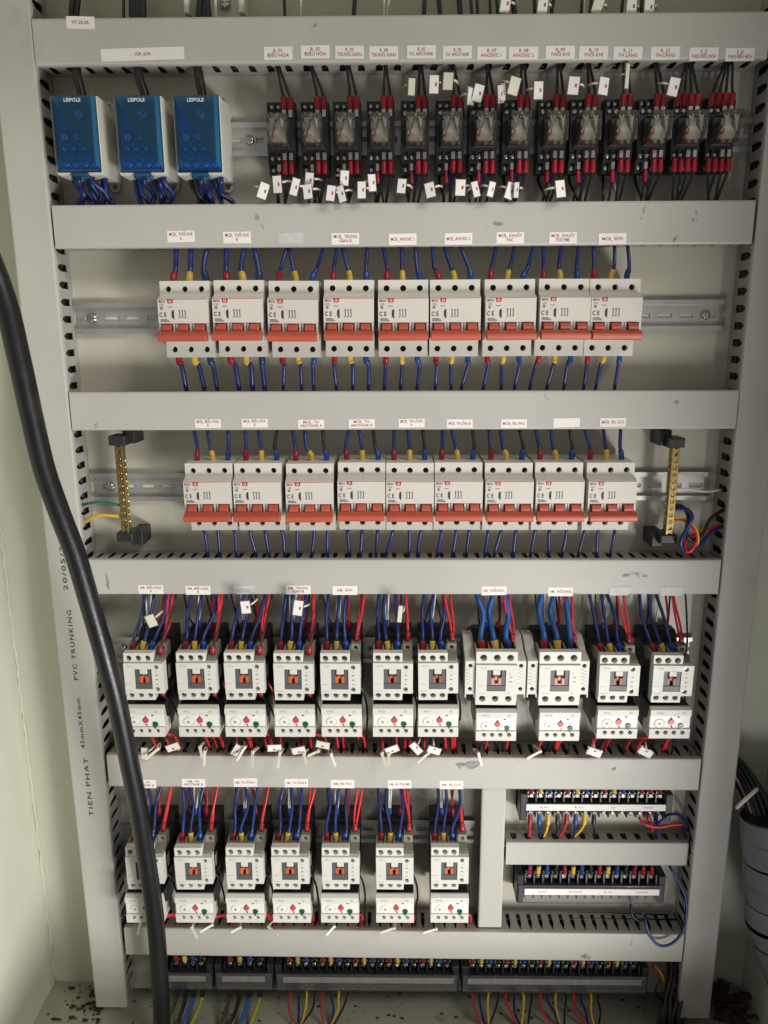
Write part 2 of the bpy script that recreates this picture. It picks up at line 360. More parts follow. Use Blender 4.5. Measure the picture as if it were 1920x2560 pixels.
# printed lettering on the left trunk (reads upward)
lt = [o for o in COL.objects if o.get('label','').startswith('tall vertical grey trunking on the left')][0]
m_ = MB()
for s_, ya, yb, xa, sz in (('20/05/2019',1310,1475,157,7.6),('PVC TRUNKING',1525,1700,182,7.4),('45mmX45mm',1745,1870,202,7.2),('TIEN PHAT',1895,2040,222,8.2)):
    za = at(xa,ya,47)[1]; zb = at(xa,yb,47)[1]; xx = at(xa,(ya+yb)/2,47)[0]
    vs,fs = text_mesh(s_, sz, .08, None, 1.25); sp = max(v[0] for v in vs)-min(v[0] for v in vs); f = abs(za-zb)/sp
    m_.add([(xx+399-b_, 47.25, (za+zb)/2+921+a*f) for a,b_ in vs], fs)
part('lettering', m_, 'black_ink', lt)

# ================================================================== stickers
def ascii_(s):
    import unicodedata
    s = s.replace('Đ','D').replace('\n',' ')
    return ''.join(ch for ch in unicodedata.normalize('NFD', s) if not unicodedata.combining(ch))
def sticker(u, v, wpx, hpx, txt, label, size=3.7, d=47.0, skew=0.0, faded=False):
    x, z = at(u,v,d); x2,_ = at(u+wpx,v,d); _,z2 = at(u,v+hpx,d); hw, hh = (x2-x)/2, (z-z2)/2
    o = thing('sticker', label, 'sticker', x, d, z, 'stickers on the trunking')
    c = 1.0
    pr = [(-hw,-hh),(hw,-hh+rj(.3)),(hw+rj(.2),hh),(-hw+rj(.3),hh)]
    if faded == 'torn': pr = [(-hw,-hh+1),(-hw*.4,-hh),(hw*.7,-hh+.6),(hw,hh*.1),(hw-1,hh),(-hw+.8,hh-.4)]
    p = part('paper', MB().prism(pr, .12, .42, 'd'), 'fadedpaper' if faded else 'paper', o)
    if txt:
        t = MB(); put_text(t, txt, size, 0, 0, .55, bold=.07, width=hw*1.7 if len(txt) > 7 else None, lines=.95); part('lettering', t, 'ink', o)
    o.rotation_euler = (0, skew, 0)
    return o
K = 1920/1659
R1 = ['ĐIỀU HÒA','ĐIỀU HÒA','TRUNG GIAN','TRUNG GIAN','TH. AROTANK','TH. AROTANK','ANOXIC 1','ANOXIC 2','THỔI KHÍ','THỔI KHÍ','TH LẮNG','TH LẮNG','THEO ĐIỀU HÒA','THEO ĐIỀU HÒA']
R1X = [(601,115),(681,112),(755,113),(829,114),(910,112),(988,113),(1062,115),(1131,115),(1210,113),(1282,114),(1356,115),(1437,115),(1520,117),(1598,118)]
for i,((u,v),t) in enumerate(zip(R1X,R1)):
    sticker(u*K, v*K, 72, 33, 'R_%02d\n%s' % (i+1,t), '%s relay sticker from the left, printed R_%02d %s, topmost trunking' % (ORD[i], i+1, ascii_(t)), 4.7, skew=rj(.012))
sticker(174*K, 49*K, 71, 31, 'VT-20.3A', 'small white sticker near the top left corner of the topmost trunking', 4.6, skew=.03)
sticker(308*K, 117*K, 208, 32, '10A_63A', 'long white sticker above the blue distribution blocks', 4.6, skew=-.02)
R2 = ['THỔI KHÍ\nA','THỔI KHÍ\nB',None,'TRUNG\nGIAN B','ANOXIC 1','ANOXIC 2','KHUẤY\nPAC','KHUẤY\nPOLYME','BÙN']
R2X = [(391,511),(512,513),(628,514),(746,516),(870,517),(990,516),(1102,514),(1216,514),(1323,516)]
for (u,v),t in zip(R2X,R2):
    if t: sticker(u*K, v*K, 69, 29, 'MCB_ '+t, 'white sticker printed MCB_%s above the %s upper breaker' % (ascii_(t), ORD[R2.index(t)]), 4.7, skew=rj(.015)-.01)
    else: sticker(u*K, v*K, 62, 27, None, 'blank faded sticker on the trunking above the third upper breaker', skew=.0, faded=True)
R3 = ['ĐIỀU HÒA\nA','ĐIỀU HÒA\nB','TH\nAROTANK A','TH\nAROTANK B','TH LẮNG\nA','TH LẮNG B','ĐL PAC',None,'ĐL CLO']
R3X = [(449,915),(550,914),(672,916),(781,915),(889,914),(993,915),(1110,915),(1224,913),(1324,912)]
for (u,v),t in zip(R3X,R3):
    if t: sticker(u*K, v*K, 65, 22, 'MCB_ '+t, 'white sticker printed MCB_%s above the %s lower breaker' % (ascii_(t), ORD[R3.index(t)]), 4.4, skew=rj(.012)-.008)
    else: sticker(u*K, v*K, 66, 23, None, 'blank white sticker above the eighth lower breaker', skew=-.02)
R4 = ['ĐIỀU HÒA\nA','ĐIỀU HÒA\nB',None,'TRUNG\nGIAN B','BÙN','THỔI KHÍ A','THỔI KHÍ B',None,None]
R4X = [(326,1273),(428,1275),(527,1274),(644,1274),(745,1275),(1067,1276),(1211,1278),(1340,1277),(1451,1277)]
R4F = {2:'torn blank sticker above the third upper contactor',7:'torn blank sticker right of the KM_THOI KHI B sticker',8:'crumpled blank sticker nearest the right end of its trunking'}
for i,((u,v),t) in enumerate(zip(R4X,R4)):
    if t: sticker(u*K, v*K, 62, 22, 'KM_ '+t, 'white sticker printed KM_%s above an upper row contactor' % ascii_(t), 4.4, skew=rj(.01))
    else: sticker(u*K, v*K, 56, 22, None, R4F[i], faded='torn' if i != 8 else True)
R5 = ['TH\nAROTANK A','TH\nAROTANK B','TH LẮNG A','TH LẮNG B','ĐL PAC','ĐL POLYME','ĐL CLO']
R5X = [(312,1693),(418,1691),(530,1690),(640,1691),(740,1693),(863,1694),(975,1695)]
for (u,v),t in zip(R5X,R5):
    sticker(u*K, v*K, 59, 21, 'KM_ '+t, 'white sticker printed KM_%s above a lower row contactor' % ascii_(t), 4.4, skew=rj(.01))
# grime spots on the covers
def blob(u, v, d, wx, hz, m, parent, rot=0):
    x, z = at(u,v,d); pr = []
    for i in range(14):
        a = 2*math.pi*i/14; q = random.uniform(.55,1.0)
        px, pz = wx*q*math.cos(a), hz*q*math.sin(a); pr.append((px*math.cos(rot)-pz*math.sin(rot), px*math.sin(rot)+pz*math.cos(rot)))
    me = MB().prism(pr, .05, .12, 'd')
    return part('stain', me, m, parent, x-parent.location.x/S, d+parent.location.y/S, z-parent.location.z/S)
def faint(name, rgb, alpha, sc):
    m = mat(name, rgb, .6); N = m.node_tree.nodes; L = m.node_tree.links
    n = N.new('ShaderNodeTexNoise'); n.inputs['Scale'].default_value = sc; n.inputs['Detail'].default_value = 6
    g = N.new('ShaderNodeNewGeometry'); L.new(g.outputs['Position'], n.inputs['Vector'])
    r = N.new('ShaderNodeMapRange'); r.inputs['From Min'].default_value = .42; r.inputs['From Max'].default_value = .7; r.inputs['To Max'].default_value = alpha
    L.new(n.outputs['Fac'], r.inputs['Value']); L.new(r.outputs['Result'], N['Principled BSDF'].inputs['Alpha']); return m
M['smudge'] = faint('smudge', (150,134,108), .45, 110); M['scuff'] = faint('scuff', (124,125,128), .5, 90)
TR = {k:[o for o in COL.objects if o.get('label') == TN[k]][0] for k in TN}
for k,u,v,wx,hz,rot,m in ((2,1610,530,3,10,-.4,'smudge'),(2,1735,540,6,7,.5,'smudge'),(2,1690,598,3,8,-.6,'smudge'),(3,1360,1060-75,2,6,.5,'smudge'),(3,1365,990,2.5,7,.4,'smudge'),(3,1690,1005,5,3,0,'smudge'),
    (4,1590,1438,18,5,0,'scuff'),(4,268,1455,2.5,16,.1,'smudge'),(4,1440,1482,8,3,.2,'smudge'),(5,1535,1918,5,3,.8,'scuff'),(5,1170,1910,22,7,.1,'scuff'),(1,785,60,4,4,0,'smudge'),(2,640,540,4,6,.2,'smudge'),(2,655,566,3,4,.2,'smudge'),
    (6,1465,2410-25,8,6,0,'smudge'),(6,1580,2345,1.5,9,0,'smudge'),(3,240,1065,5,4,.5,'smudge'),(2,1245,560,8,3,0,'smudge')):
    blob(u, v, 47, wx, hz, m, TR[k], rot)

# ================================================================== DIN rails
def rail(label, u0, u1, v, screws, mid_d=4):
    x0, z = at(u0,v,mid_d); x1, _ = at(u1,v,mid_d)
    o = thing('din_rail', label, 'rail', x0, 0, z, 'metal mounting rails'); L_ = x1-x0
    m_ = MB()
    for s in (1,-1):
        m_.prism([(.4,s*12),(7.5,s*12),(7.5,s*17.5),(6.4,s*17.5),(6.4,s*13.2),(1.6,s*13.2),(1.6,s*12)], 0, L_, 'x')
        m_.box(0, L_, .4, 1.6, s*2.7, s*12)
    p = 0.0; 
    while p < L_:
        m_.box(p, min(p+9, L_), .4, 1.6, -2.7, 2.7); p += 25
    part('rail_body', m_, 'rail', o)
    for su, dim in screws:
        xs = at(su,v,4)[0]-x0
        part('washer', MB().cyl(0,0,1.6,2.5,6.5,18), 'steel', o, xs, 0, 0)
        part('screw', SCREW, 'steel', o, xs, 2.5, 0).scale = (5,5,5)
    return o
sc = MB().cyl(0,0,0,.35,1.0,18).cyl(0,0,.35,.62,1.0,18,.62).mesh('screw')
cx = MB().box(-.75,.75,.3,1,-.13,.13).mesh('c'); cx2 = MB().box(-.13,.13,.3,1,-.75,.75).mesh('c')
SCREW = cut(cut(sc, cx), cx2); SCREW.name = 'screw'
SLOT = cut(sc.copy(), MB().box(-1.2,1.2,.25,1,-.16,.16).mesh('c')); SLOT.name = 'slotted_screw'
rail('zinc mounting rail behind the relays and distribution blocks', 270, 1890, 353, [(625,0)])
rail('long zinc mounting rail behind the upper breaker row', 190, 1815, 796, [(231,0),(1764,0)])
rail('zinc mounting rail behind the lower breaker row', 236, 1777, 1217, [(275,0)])
rail('zinc mounting rail behind the upper contactor row', 280, 1728, 1622, [(308,0)])
rail('zinc mounting rail behind the lower contactor row', 300, 1187, 2072, [])

# ================================================================== breakers
def mcb_template():
    W = 27.2
    body = MB().prism([(8,-41),(55,-41),(55,-23.5),(71,-23),(71,-4.2),(78,-4.2),(78,21.6),(76.8,22.6),(69,24.5),(66.5,27),(66,41),(8,41)], -W, W, 'x')
    me = body.mesh('body')
    ct = MB()
    for i in (-1,0,1):
        ct.cyl(i*18.1, 32.3, 58, 70, 3.3, 18).cyl(i*18.1, -32.2, 48, 60, 3.3, 18)
    ct.cyl(0,0,200,201,1)
    me = soften(cut(me, ct.mesh('c')), .5)
    ps = MB()
    for x0,x1 in ((-W,-24.9),(-11.6,-9.6),(-8.7,-6.4),(6.4,8.7),(9.6,11.6),(24.9,W)):
        ps.prism([(70.5,-22.8),(73,-22.8),(78,-17),(78,-4.6),(70.5,-4.6)], x0, x1, 'x')
    hd = MB()
    for i in (-1,0,1):
        hd.prism([(71.2,-5.2),(77.6,-4.9),(80.8,-6.2),(83.2,-9.6),(82.2,-13.4),(71.2,-13.4)], i*18.1-5.1, i*18.1+5.1, 'x')
    hd.prism([(78.5,-13),(83,-12.6),(86.5,-15.2),(89.2,-16),(90.2,-18),(89.2,-22.2),(87.5,-23.2),(78.5,-22.6)], -26.6, 26.6, 'x')
    hm = soften(hd.mesh('handle'), .55)
    t = MB()
    put_text(t, 'BKN', 3.6, -22.3, 18.7, 78.25, bold=.04); put_text(t, 'C E', 6.4, -22.0, 4.8, 78.25, bold=.12, width=7.6)
    put_text(t, 'C32', 2.6, -22.8, 15.0, 78.25); 
    for q in range(3): t.box(-24.5,-21.6,78.1,78.25,10.6+q*1.0,11.1+q*1.0)
    t.prism([(-11.0,9.8),(-9.8,9.8),(-9.8,.4),(-11.0,.4)], 78.1, 78.25, 'd'); t.prism([(-11.1,9.6),(-11.1,1.0),(-12.4,2.6),(-12.4,8.2)], 78.1, 78.25, 'd')
    for q in range(3):
        xx = -3.9+q*3.1
        t.tube([(xx-.9,78.2,9.3),(xx+.4,78.2,8.6),(xx+.4,78.2,6.4),(xx-.2,78.2,5.8),(xx+.5,78.2,5.2),(xx+.5,78.2,2.4),(xx-1.0,78.2,1.6)], .33, 5)
        t.box(xx-.2,xx+.9,78.1,78.25,9.4,9.9)
    for q,(a,c) in enumerate(((-25.0,-17.5),(-25.0,-15.8),(-25.0,-14.6))): t.box(a,c,78.1,78.2,-.2-q*1.15,.35-q*1.15)
    t.box(-16.2,-11.2,78.1,78.25,12.9,13.4)
    lg = MB().prism([(-16.8,21.4),(-9.9,21.4),(-10.6,17.0),(-15.8,17.0)], 77.9, 78.3, 'd')
    lt_ = MB(); put_text(lt_, 'LS', 3.2, -13.3, 19.0, 78.42, bold=.1)
    ln = MB().box(-26.8,26.8,77.95,78.12,21.0,21.5)
    return dict(body=me, guard=ps.mesh('guard'), handle=hm, lettering=t.mesh('lettering'), logo=lg.mesh('logo'), logo_lettering=lt_.mesh('l'), line=ln.mesh('line'))
T = mcb_template()
def make_mcb():
    o = thing('circuit_breaker', '', 'circuit breaker')
    part('body', T['body'], 'mcb', o); part('lever_guard', T['guard'], 'mcb', o); part('handle', T['handle'], 'handle', o)
    part('lettering', T['lettering'], 'black_ink', o); lg = part('logo', T['logo'], 'red_ink', o); part('lettering', T['logo_lettering'], 'white', lg)
    part('trim_line', T['line'], 'red_ink', o)
    for i in (-1,0,1):
        for zz, dd in ((32.3,61),(-32.2,50)):
            s = part('terminal_screw', SCREW, 'shadesteel', o, i*18.1, dd-2.6, zz); s.scale = (3.0,3.4,3.0); s.rotation_euler = (0, random.uniform(0,3.1), 0)
    return o
MC = {}
proto = make_mcb()
R2C = [459.5,596,733,871,1007.5,1140,1276,1412,1541.5]; R3C = [520,645,773,904,1025,1148,1273.5,1400,1529]
def bname(t, i, row): return ('breaker under the MCB_%s sticker' % ascii_(t)) if t else ('breaker under the blank sticker')
used = False
for row, cs, v, names in ((2,R2C,796.5,R2),(3,R3C,1250,R3)):
    z = at(960,v,78)[1]
    for i,u in enumerate(cs):
        o = proto if not used else copy_tree(proto); used = True
        x = at(u, v, 78)[0]; o.location = loc3(x+rj(.3),rj(.5),z+rj(.35)); o.rotation_euler = (rj(.006), rj(.007), rj(.01))
        rw = 'upper' if row == 2 else 'lower'
        o['label'] = '%s white three pole breaker of the %s row, %s' % (ORD[i], rw, bname(names[i], i, row).replace('breaker ','')); o['group'] = 'breakers in the %s breaker row' % rw
        for ch in o.children:
            if ch.name.startswith('terminal_screw'): ch.rotation_euler = (0, random.uniform(0,3.1), 0)
        MC[(row,i)] = (x, z)
BC = ['bred','byel','bblu']; POLE = ['left','middle','right']
LEAN2 = [(2,3,0),(-1,1,-4),(12,-6,14),(4,-12,1),(-4,-2,-6),(-8,-12,-12),(5,9,16),(1,1,1),(0,5,2)]
for (row,i),(x,z) in MC.items():
    rw = 'upper' if row == 2 else 'lower'; nm = names = (R2 if row == 2 else R3)[i]; nm = '%s breaker' % ORD[i]
    big = row == 2 and i < 2
    for p in range(3):
        xp = x+(p-1)*18.1
        # feed wires above
        top = TZ[2][0] if row == 2 else TZ[3][0]
        c = 'sky' if False else 'blue'
        if row == 3 and p == 2 and i in (1,2,3,4,5,6,7): c = 'blackw'
        bt = BC[p] if not (big and p == 2) else 'bnavy'
        ln = (LEAN2[i][p] if row == 2 else rj(5)-(3 if p == 1 else 0)-3)*.8
        wire('sky' if big and p != 1 and False else c, '%s wire into top %s pole of %s, %s row' % (CW[c],POLE[p],nm,rw),
             'feed wires above the %s breaker row' % rw, [(xp,44,z+37),(xp+rj(.5),44,z+46),(xp+ln*.4+rj(2.4),41+rj(3),z+56),(xp+ln+rj(2),36,top+2),(xp+ln,25,top+16)], 2.9 if big else 2.1, bt, 15, 4.0 if big else 3.2)
        # load wires below
        bot = TZ[3][1] if row == 2 else TZ[4][1]
        ln = rj(4)-(5 if i > 3 else -3 if i < 2 else 0)
        c2 = 'sky' if big and p == 2 and False else 'blue'
        wire(c2, '%s wire leaving bottom %s pole of %s, %s row' % (CW[c2],POLE[p],nm,rw), 'load wires below the %s breaker row' % rw,
             [(xp-1,38,z-36),(xp-1,38,z-46 if row == 2 else z-42),(xp+ln*.4+rj(2.2),37+rj(3),z-52),(xp+ln+rj(1.5),32,bot+1),(xp+ln+rj(2),22,bot-14)], 2.7 if big else 2.0, (BC[p] if not (big and p==2) else 'bnavy') if row == 2 or (p == 1 and i in (4,5,6,7)) else None, 14 if row == 2 else 8, 3.8 if big else 3.1)

# ================================================================== contactors
def contactor_template(big=False):
    if not big:
        WL, WR, HT, HB, BT, BB, wr = -23.6, 24.0, 30.5, 18.3, -20.3, -29.8, 11.4
        hx = (-17.7,-6.4,5.0); bx = (-17.2,-5.8,5.4); hz, bz, hr = 23.6, -23.6, 3.6; win = (-10.9,9.8,-14.9,10.9)
    else:
        WL, WR, HT, HB, BT, BB, wr = -24.6, 24.6, 34.5, 18.5, -20.5, -33.5, 24.6
        hx = (-15.8,.3,16); bx = (-16.0,-.6,15.2); hz, bz, hr = 26.6, -25.6, 4.1; win = (-11.4,11.2,-14.9,12.2)
    f = MB().prism([(WL,HT),(wr,HT),(wr,HB),(WL,HB)], 76, 85.5, 'd').mesh('f')
    c = MB()
    for x in hx: c.cyl(x, hz, 70, 90, hr, 18)
    head = soften(cut(f, c.mesh('c')), .5)
    f = MB().prism([(WL,HB-.1),(WR,HB-.1),(WR,BT),(wr+.4,BT),(wr,BB),(WL+.6,BB),(WL+.4,BT)], 75, 88, 'd').mesh('f')
    c = MB().box(win[0],win[1],79,95,win[2],win[3])
    for x in bx: c.cyl(x, bz, 74, 95, hr-.1, 18)
    if not big: c.cyl(15.4, 13.4, 80, 95, 2.9, 16).cyl(15.4, -15.0, 80, 95, 2.9, 16)
    # bottom step sits back a little
    c.box(WL-2, WR+2, 86.2, 95, BB-2, BT-.6)
    face = soften(cut(f, c.mesh('c')), .5)
    ribs = MB(); xs = [WL+.8] + [(a+b_)/2 for a,b_ in zip(hx,hx[1:])] + [wr-.8]
    for x in xs: ribs.prism([(50,HT-2),(60,HT+1),(76.2,HT-.6),(76.2,HB),(50,HB)], x-.9, x+.9, 'x')
    ribs.box(WL,wr,50,62,HB-4,HB+4)
    base = MB().prism([(6,-36),(52,-36),(52,-42),(30,-46),(30,30),(20,37),(4,37),(4,-36)], WL+1.2, WR-.8, 'x').box(WL+.8,WR-.4,30,50,-38,HT-4).prism([(WL+.6,HB-1),(WR-.5,HB-1),(WR-.5,BT+1),(wr,BB+1),(WL+1.2,BB+1)],48,75.2,'d')
    tops = MB()
    for x in hx: tops.prism([(66,HT-3.5),(76.1,HT-1.2),(76.1,HB),(66,HB)], x-4.2, x+4.2, 'x')
    d = dict(head=head, face=face, rib=ribs.mesh('rib'), base=base.mesh('base'), clamp=tops.mesh('clamp'), hx=hx, bx=bx, hz=hz, bz=bz, hr=hr, win=win, HT=HT, BB=BB, WR=WR, WL=WL)
    # window insert
    a0,a1,z0,z1 = win
    fr = MB().box(a0+.1,a0+5.0,79.2,86.5,z0+7,z1-.2).box(a1-5.0,a1-.1,79.2,86.5,z0+7,z1-.2).bbox(a0+.1,a1-.1,79.2,87.4,z0+.1,z0+7,.5)
    tab = MB().bbox(-4.6,4.2,79.2,88.4,z1-6.5,z1+.4,.7).box(-2,1.6,88.3,88.6,z1-5.6,z1-4.9)
    if not big:
        ct = MB().bbox(-6.3,-2.4,79.2,86.6,z0+7.1,z0+16.2,.5).bbox(1.0,5.0,79.2,86.6,z0+7.1,z0+16.2,.5).bbox(-3.2,1.8,79.2,84.6,z0+12.2,z0+17.4,.5)
    else:
        ct = MB().bbox(-6.3,-2.2,79.2,86.6,z0+7.1,z0+16.2,.5).bbox(2.2,6.3,79.2,86.6,z0+7.1,z0+16.2,.5).bbox(-2.1,2.1,79.2,86.5,z0+7.1,z0+9.4,.3).bbox(-2.0,2.0,79.2,84.8,z0+12.4,z0+17.6,.4)
    vb = MB().box(a0+5.0,a1-5.0,79.15,80.2,z0+7.0,z1-6.5)
    d.update(frame=fr.mesh('frame'), tab=tab.mesh('tab'), contacts=ct.mesh('ct'), backing=vb.mesh('vb'))
    mk = MB()
    for q in (3.2,-2.6): mk.box(14.0,17.0,88.05,88.25,q-.35,q+.35) if not big else mk.box(15.6,18.8,88.05,88.25,q-.35,q+.35)
    put_text(mk, 'NO' if not big else 'LS', 2.0, 15.5 if not big else 15.2, -8.4 if not big else -17.2, 88.2); put_text(mk, '13' if not big else '22', 1.8, 15.4, 7.6, 88.2)
    d['marks'] = mk.mesh('marks')
    pm = MB(); put_text(pm, 'GMC-22' if not big else 'MC-40', 2.2, -15.5, 14.6, 88.2); pm.box(-22,-13,88.05,88.15,-17.6,-17.2); pm.box(-22,-15,88.05,88.15,-8.6,-8.2); d['pale'] = pm.mesh('pm')
    if not big:
        ax = MB().prism([(52,18),(80,18.2),(78,20.5),(66,24.5),(64,33.5),(52,34)], 12.0, 23.4, 'x').mesh('ax')
        d['aux'] = cut(ax, MB().cyl(17.6, 28.6, 58, 70, 2.7, 14).mesh('c'))
        d['plate'] = MB().box(WR-.6,WR-.15,58,67,-10,6).mesh('pl')
    return d
CT = contactor_template(); CTB = contactor_template(True)
def make_contactor(tp, big, coil):
    o = thing('contactor', '', 'contactor')
    part('terminal_front', tp['head'], 'cream', o); part('housing', tp['face'], 'cream', o); part('terminal_rib', tp['rib'], 'termgrey', o)
    part('base', tp['base'], 'dark', o); part('wire_clamp', tp['clamp'], 'termgrey', o)
    part('window_frame', tp['frame'], 'windowgrey', o); part('window_back', tp['backing'], 'rust', o); part('latch_tab', tp['tab'], 'cream', o); part('coil_contacts', tp['contacts'], coil, o)
    part('lettering', tp['marks'], 'black_ink', o); part('pale_lettering', tp['pale'], 'pale_ink', o)
    if not big:
        part('auxiliary_terminal', tp['aux'], 'termgrey', o); part('rating_plate', tp['plate'], 'paper', o)
        for zz in (13.4,-15.0):
            s = part('terminal_screw', SCREW, 'steel', o, 15.4, 82.5, zz); s.scale = (2.7,2.7,2.7)
    for x in tp['hx']:
        s = part('terminal_screw', SCREW, 'shadesteel', o, x, 71, tp['hz']); s.scale = (3.2,3.2,3.2)
    for x in tp['bx']:
        s = part('terminal_screw', SCREW, 'shadesteel', o, x, 74.3, tp['bz']); s.scale = (3.1,3.1,3.1)
    return o
def overload_template():
    W = 24.4
    f = MB().prism([(79,20.0),(81,19.6),(85,17.0),(85.4,9.6),(83,9.2),(83,-7.2),(85.2,-7.6),(84.6,-20.5),(60,-20.5),(60,-6),(74,2)], -W, W, 'x').mesh('f')
    c = MB()
    for x in (-14.6,-4.8,5.3,15.8): c.cyl(x, -12.6, 77.5, 92, 2.8, 14)
    c.cyl(-12.6,-1.2,82,90,6.2,20).cyl(1.4,.9,79,90,3.9,18).cyl(13.2,-4.0,79,90,3.5,16)
    body = soften(cut(f, c.mesh('c')), .45)
    pan = MB().bbox(-W+.7,W-.7,82,83.5,-6.9,8.9,.3).mesh('p')
    c = MB().cyl(-12.6,-1.2,80,90,6.2,20).cyl(1.4,.9,79,90,3.9,18).cyl(13.2,-4.0,79,90,3.5,16).prism([(-1.2,3.6),(4.0,3.6),(1.4,7.4)],79,90,'d')
    pan = cut(pan, c.mesh('c'))
    dial = MB().cyl(-12.6,-1.2,80,83.6,5.9,24).cyl(-12.6,-1.2,83.6,84.0,5.9,24,5.3).mesh('d')
    dm = MB().box(-14.6,-10.6,84.0,84.25,-1.5,-.9).box(-12.9,-12.3,84.0,84.25,-3.0,.6)
    for q in range(9):
        a = math.radians(200-27*q); dm.box(-12.6+7.1*math.cos(a)-.25,-12.6+7.1*math.cos(a)+.25,83.4,83.6,-1.2+7.1*math.sin(a)-.4,-1.2+7.1*math.sin(a)+.4)
    dm.bbox(8.6,11.6,83.2,83.8,6.6,8.0,.2); dm.box(-.6,3.2,83.3,83.62,-4.6,-4.0); dm.box(1.8,3.2,83.3,83.62,-6.6,-4.8)
    red = MB().cyl(1.4,.7,78,84.4,3.6,18,3.3).prism([(-1.0,3.4),(3.8,3.4),(1.4,6.8)],79,83.0,'d').mesh('r')
    gr = MB().cyl(13.2,-4.0,78,85.0,3.2,16,3.0).box(12.2,14.2,84.5,85.6,-9.0,-4).mesh('g')
    pt = MB(); put_text(pt, 'MT-32', 3.0, -13.5, 13.2, 85.6); put_text(pt, 'LS', 3.4, 15.4, 13.4, 85.6, bold=.05)
    bk = MB().prism([(44,-19.5),(59.8,-19.5),(59.8,-5.6),(73.8,2.4),(78.8,19.4),(44,19.4)],-W+.5,W-.5,'x').prism([(8,-14),(46,-19),(46,26),(52,26),(52,30),(20,30),(8,22)], -W+2.0, W-2.6, 'x').mesh('b')
    hook = MB()
    for x in (-15,-4.5,6): hook.box(x-2.4,x+2.4,50,58,16,36)
    tab = MB().box(-W+1.2,-W+2.0,8,48,-20,12).mesh('tb')
    return dict(body=body, pan=pan, dial=dial, dm=dm.mesh('dm'), red=red, gr=gr, pt=pt.mesh('pt'), bk=bk, hook=hook.mesh('hook'), tab=tab)
OT = overload_template()
def make_overload(panel):
    o = thing('overload_relay', '', 'overload relay')
    part('housing', OT['body'], 'cream', o); part('front_panel', OT['pan'], panel, o)
    dl = part('dial', OT['dial'], 'white', o); part('dial_marks', OT['dm'], 'black_ink', dl)
    part('stop_button', OT['red'], 'btn', o); part('reset_button', OT['gr'], 'green', o); part('lettering', OT['pt'], 'pale_ink', o)
    part('rear_body', OT['bk'], 'dark', o); part('connection_pin', OT['hook'], 'shadesteel', o); part('side_plate', OT['tab'], 'greyp', o)
    for x in (-14.6,-4.8,5.3,15.8):
        s = part('terminal_screw', SLOT, 'shadesteel', o, x, 78, -12.6); s.scale = (2.5,2.5,2.5); s.rotation_euler = (0, random.uniform(0,3.1), 0)
    return o
pc, pb = make_contactor(CT, False, 'orange'), make_contactor(CTB, True, 'pink'); po, pg = make_overload('white'), make_overload('gloss')
def coil_mesh(me, m):
    k = (me.name, m)
    if k not in _mcopy:
        c = me.copy(); c.materials[0] = M[m]; _mcopy[k] = c
    return _mcopy[k]
def place(protos, key, x, z, label, group):
    p = protos[key]; o = p if not p['label'] else copy_tree(p)
    o.location = loc3(x,0,z); o['label'] = label; o['group'] = group; return o
PR = {'c':pc,'b':pb,'o':po,'g':pg}
KMN = {(4,0):'KM_DIEU HOA A',(4,1):'KM_DIEU HOA B',(4,3):'KM_TRUNG GIAN B',(4,4):'KM_BUN',(4,7):'KM_THOI KHI A',(4,8):'KM_THOI KHI B',
       (5,0):'KM_TH AROTANK A',(5,1):'KM_TH AROTANK B',(5,2):'KM_TH LANG A',(5,3):'KM_TH LANG B',(5,4):'KM_DL PAC',(5,5):'KM_DL POLYME',(5,6):'KM_DL CLO'}
# main-face left edge / right edge (small types include the auxiliary side), head top row, overload left/right/top/bottom
C4 = [(304,409),(437,540),(556,658),(682,783),(802,901),(934,1031),(1047,1145),(1192,1293),(1352,1451),(1498,1604),(1631,1739)]
O4 = [(330,418),(445,548),(562,664),(686,787),(804,904),(934,1031),(1047,1144),(1192,1289),(1348,1449),(1491,1596),(1622,1728)]
C5 = [(307,407),(430,529),(560,658),(677,774),(801,898),(941,1034),(1077,1171)]
O5 = [(317,414),(437,534),(565,661),(682,777),(803,896),(941,1034),(1077,1171)]
CONT = {}
for row, cs, os_ in ((4,C4,O4),(5,C5,O5)):
    rw = 'upper' if row == 4 else 'lower'
    for i,((a,b_),(oa,ob)) in enumerate(zip(cs,os_)):
        big = row == 4 and i in (7,8)
        if row == 4: yt = 1632 if not big else 1630; ot, obm = (1764,1842) if i < 7 else (1776,1850) if big else (1768,1846)
        else: yt = 2119; ot, obm = 2236, 2308
        if row == 4 and i >= 9: yt = 1638
        u = (a+b_)/2; x, zt = at(u, yt, 85); nm = KMN.get((row,i)) or 'number %s' % ORD[i]
        z = zt-(34.5 if big else 30.5)
        who = 'under the %s sticker' % KMN[(row,i)] if (row,i) in KMN else '%s from the left' % ORD[i]
        co = place(PR, 'b' if big else 'c', x, z, '%s contactor %s, %s contactor row' % ('large cream' if big else 'cream', who, rw), 'contactors in the %s row' % rw)
        for ch in co.children:
            if ch.name.startswith('coil_contacts') and row == 4 and i in (5,6,9,10): ch.data = coil_mesh(ch.data, 'copper')
        co.rotation_euler = (rj(.006), rj(.008), rj(.012))
        uo = u+(-3 if row == 4 else 3) if i == 0 else (oa+ob)/2
        xo, zo = at(uo, (ot+obm)/2, 84)
        if abs(xo-x) > 5: xo = x+(5 if xo > x else -5)
        place(PR, 'g' if big else 'o', xo, zo, '%s overload relay below contactor %s, %s row' % ('shiny fronted' if big else 'cream', who.replace('under the ','').replace(' sticker',''), rw), 'overload relays in the %s row' % rw)
        CONT[(row,i)] = (x, z, xo, zo, big, who)
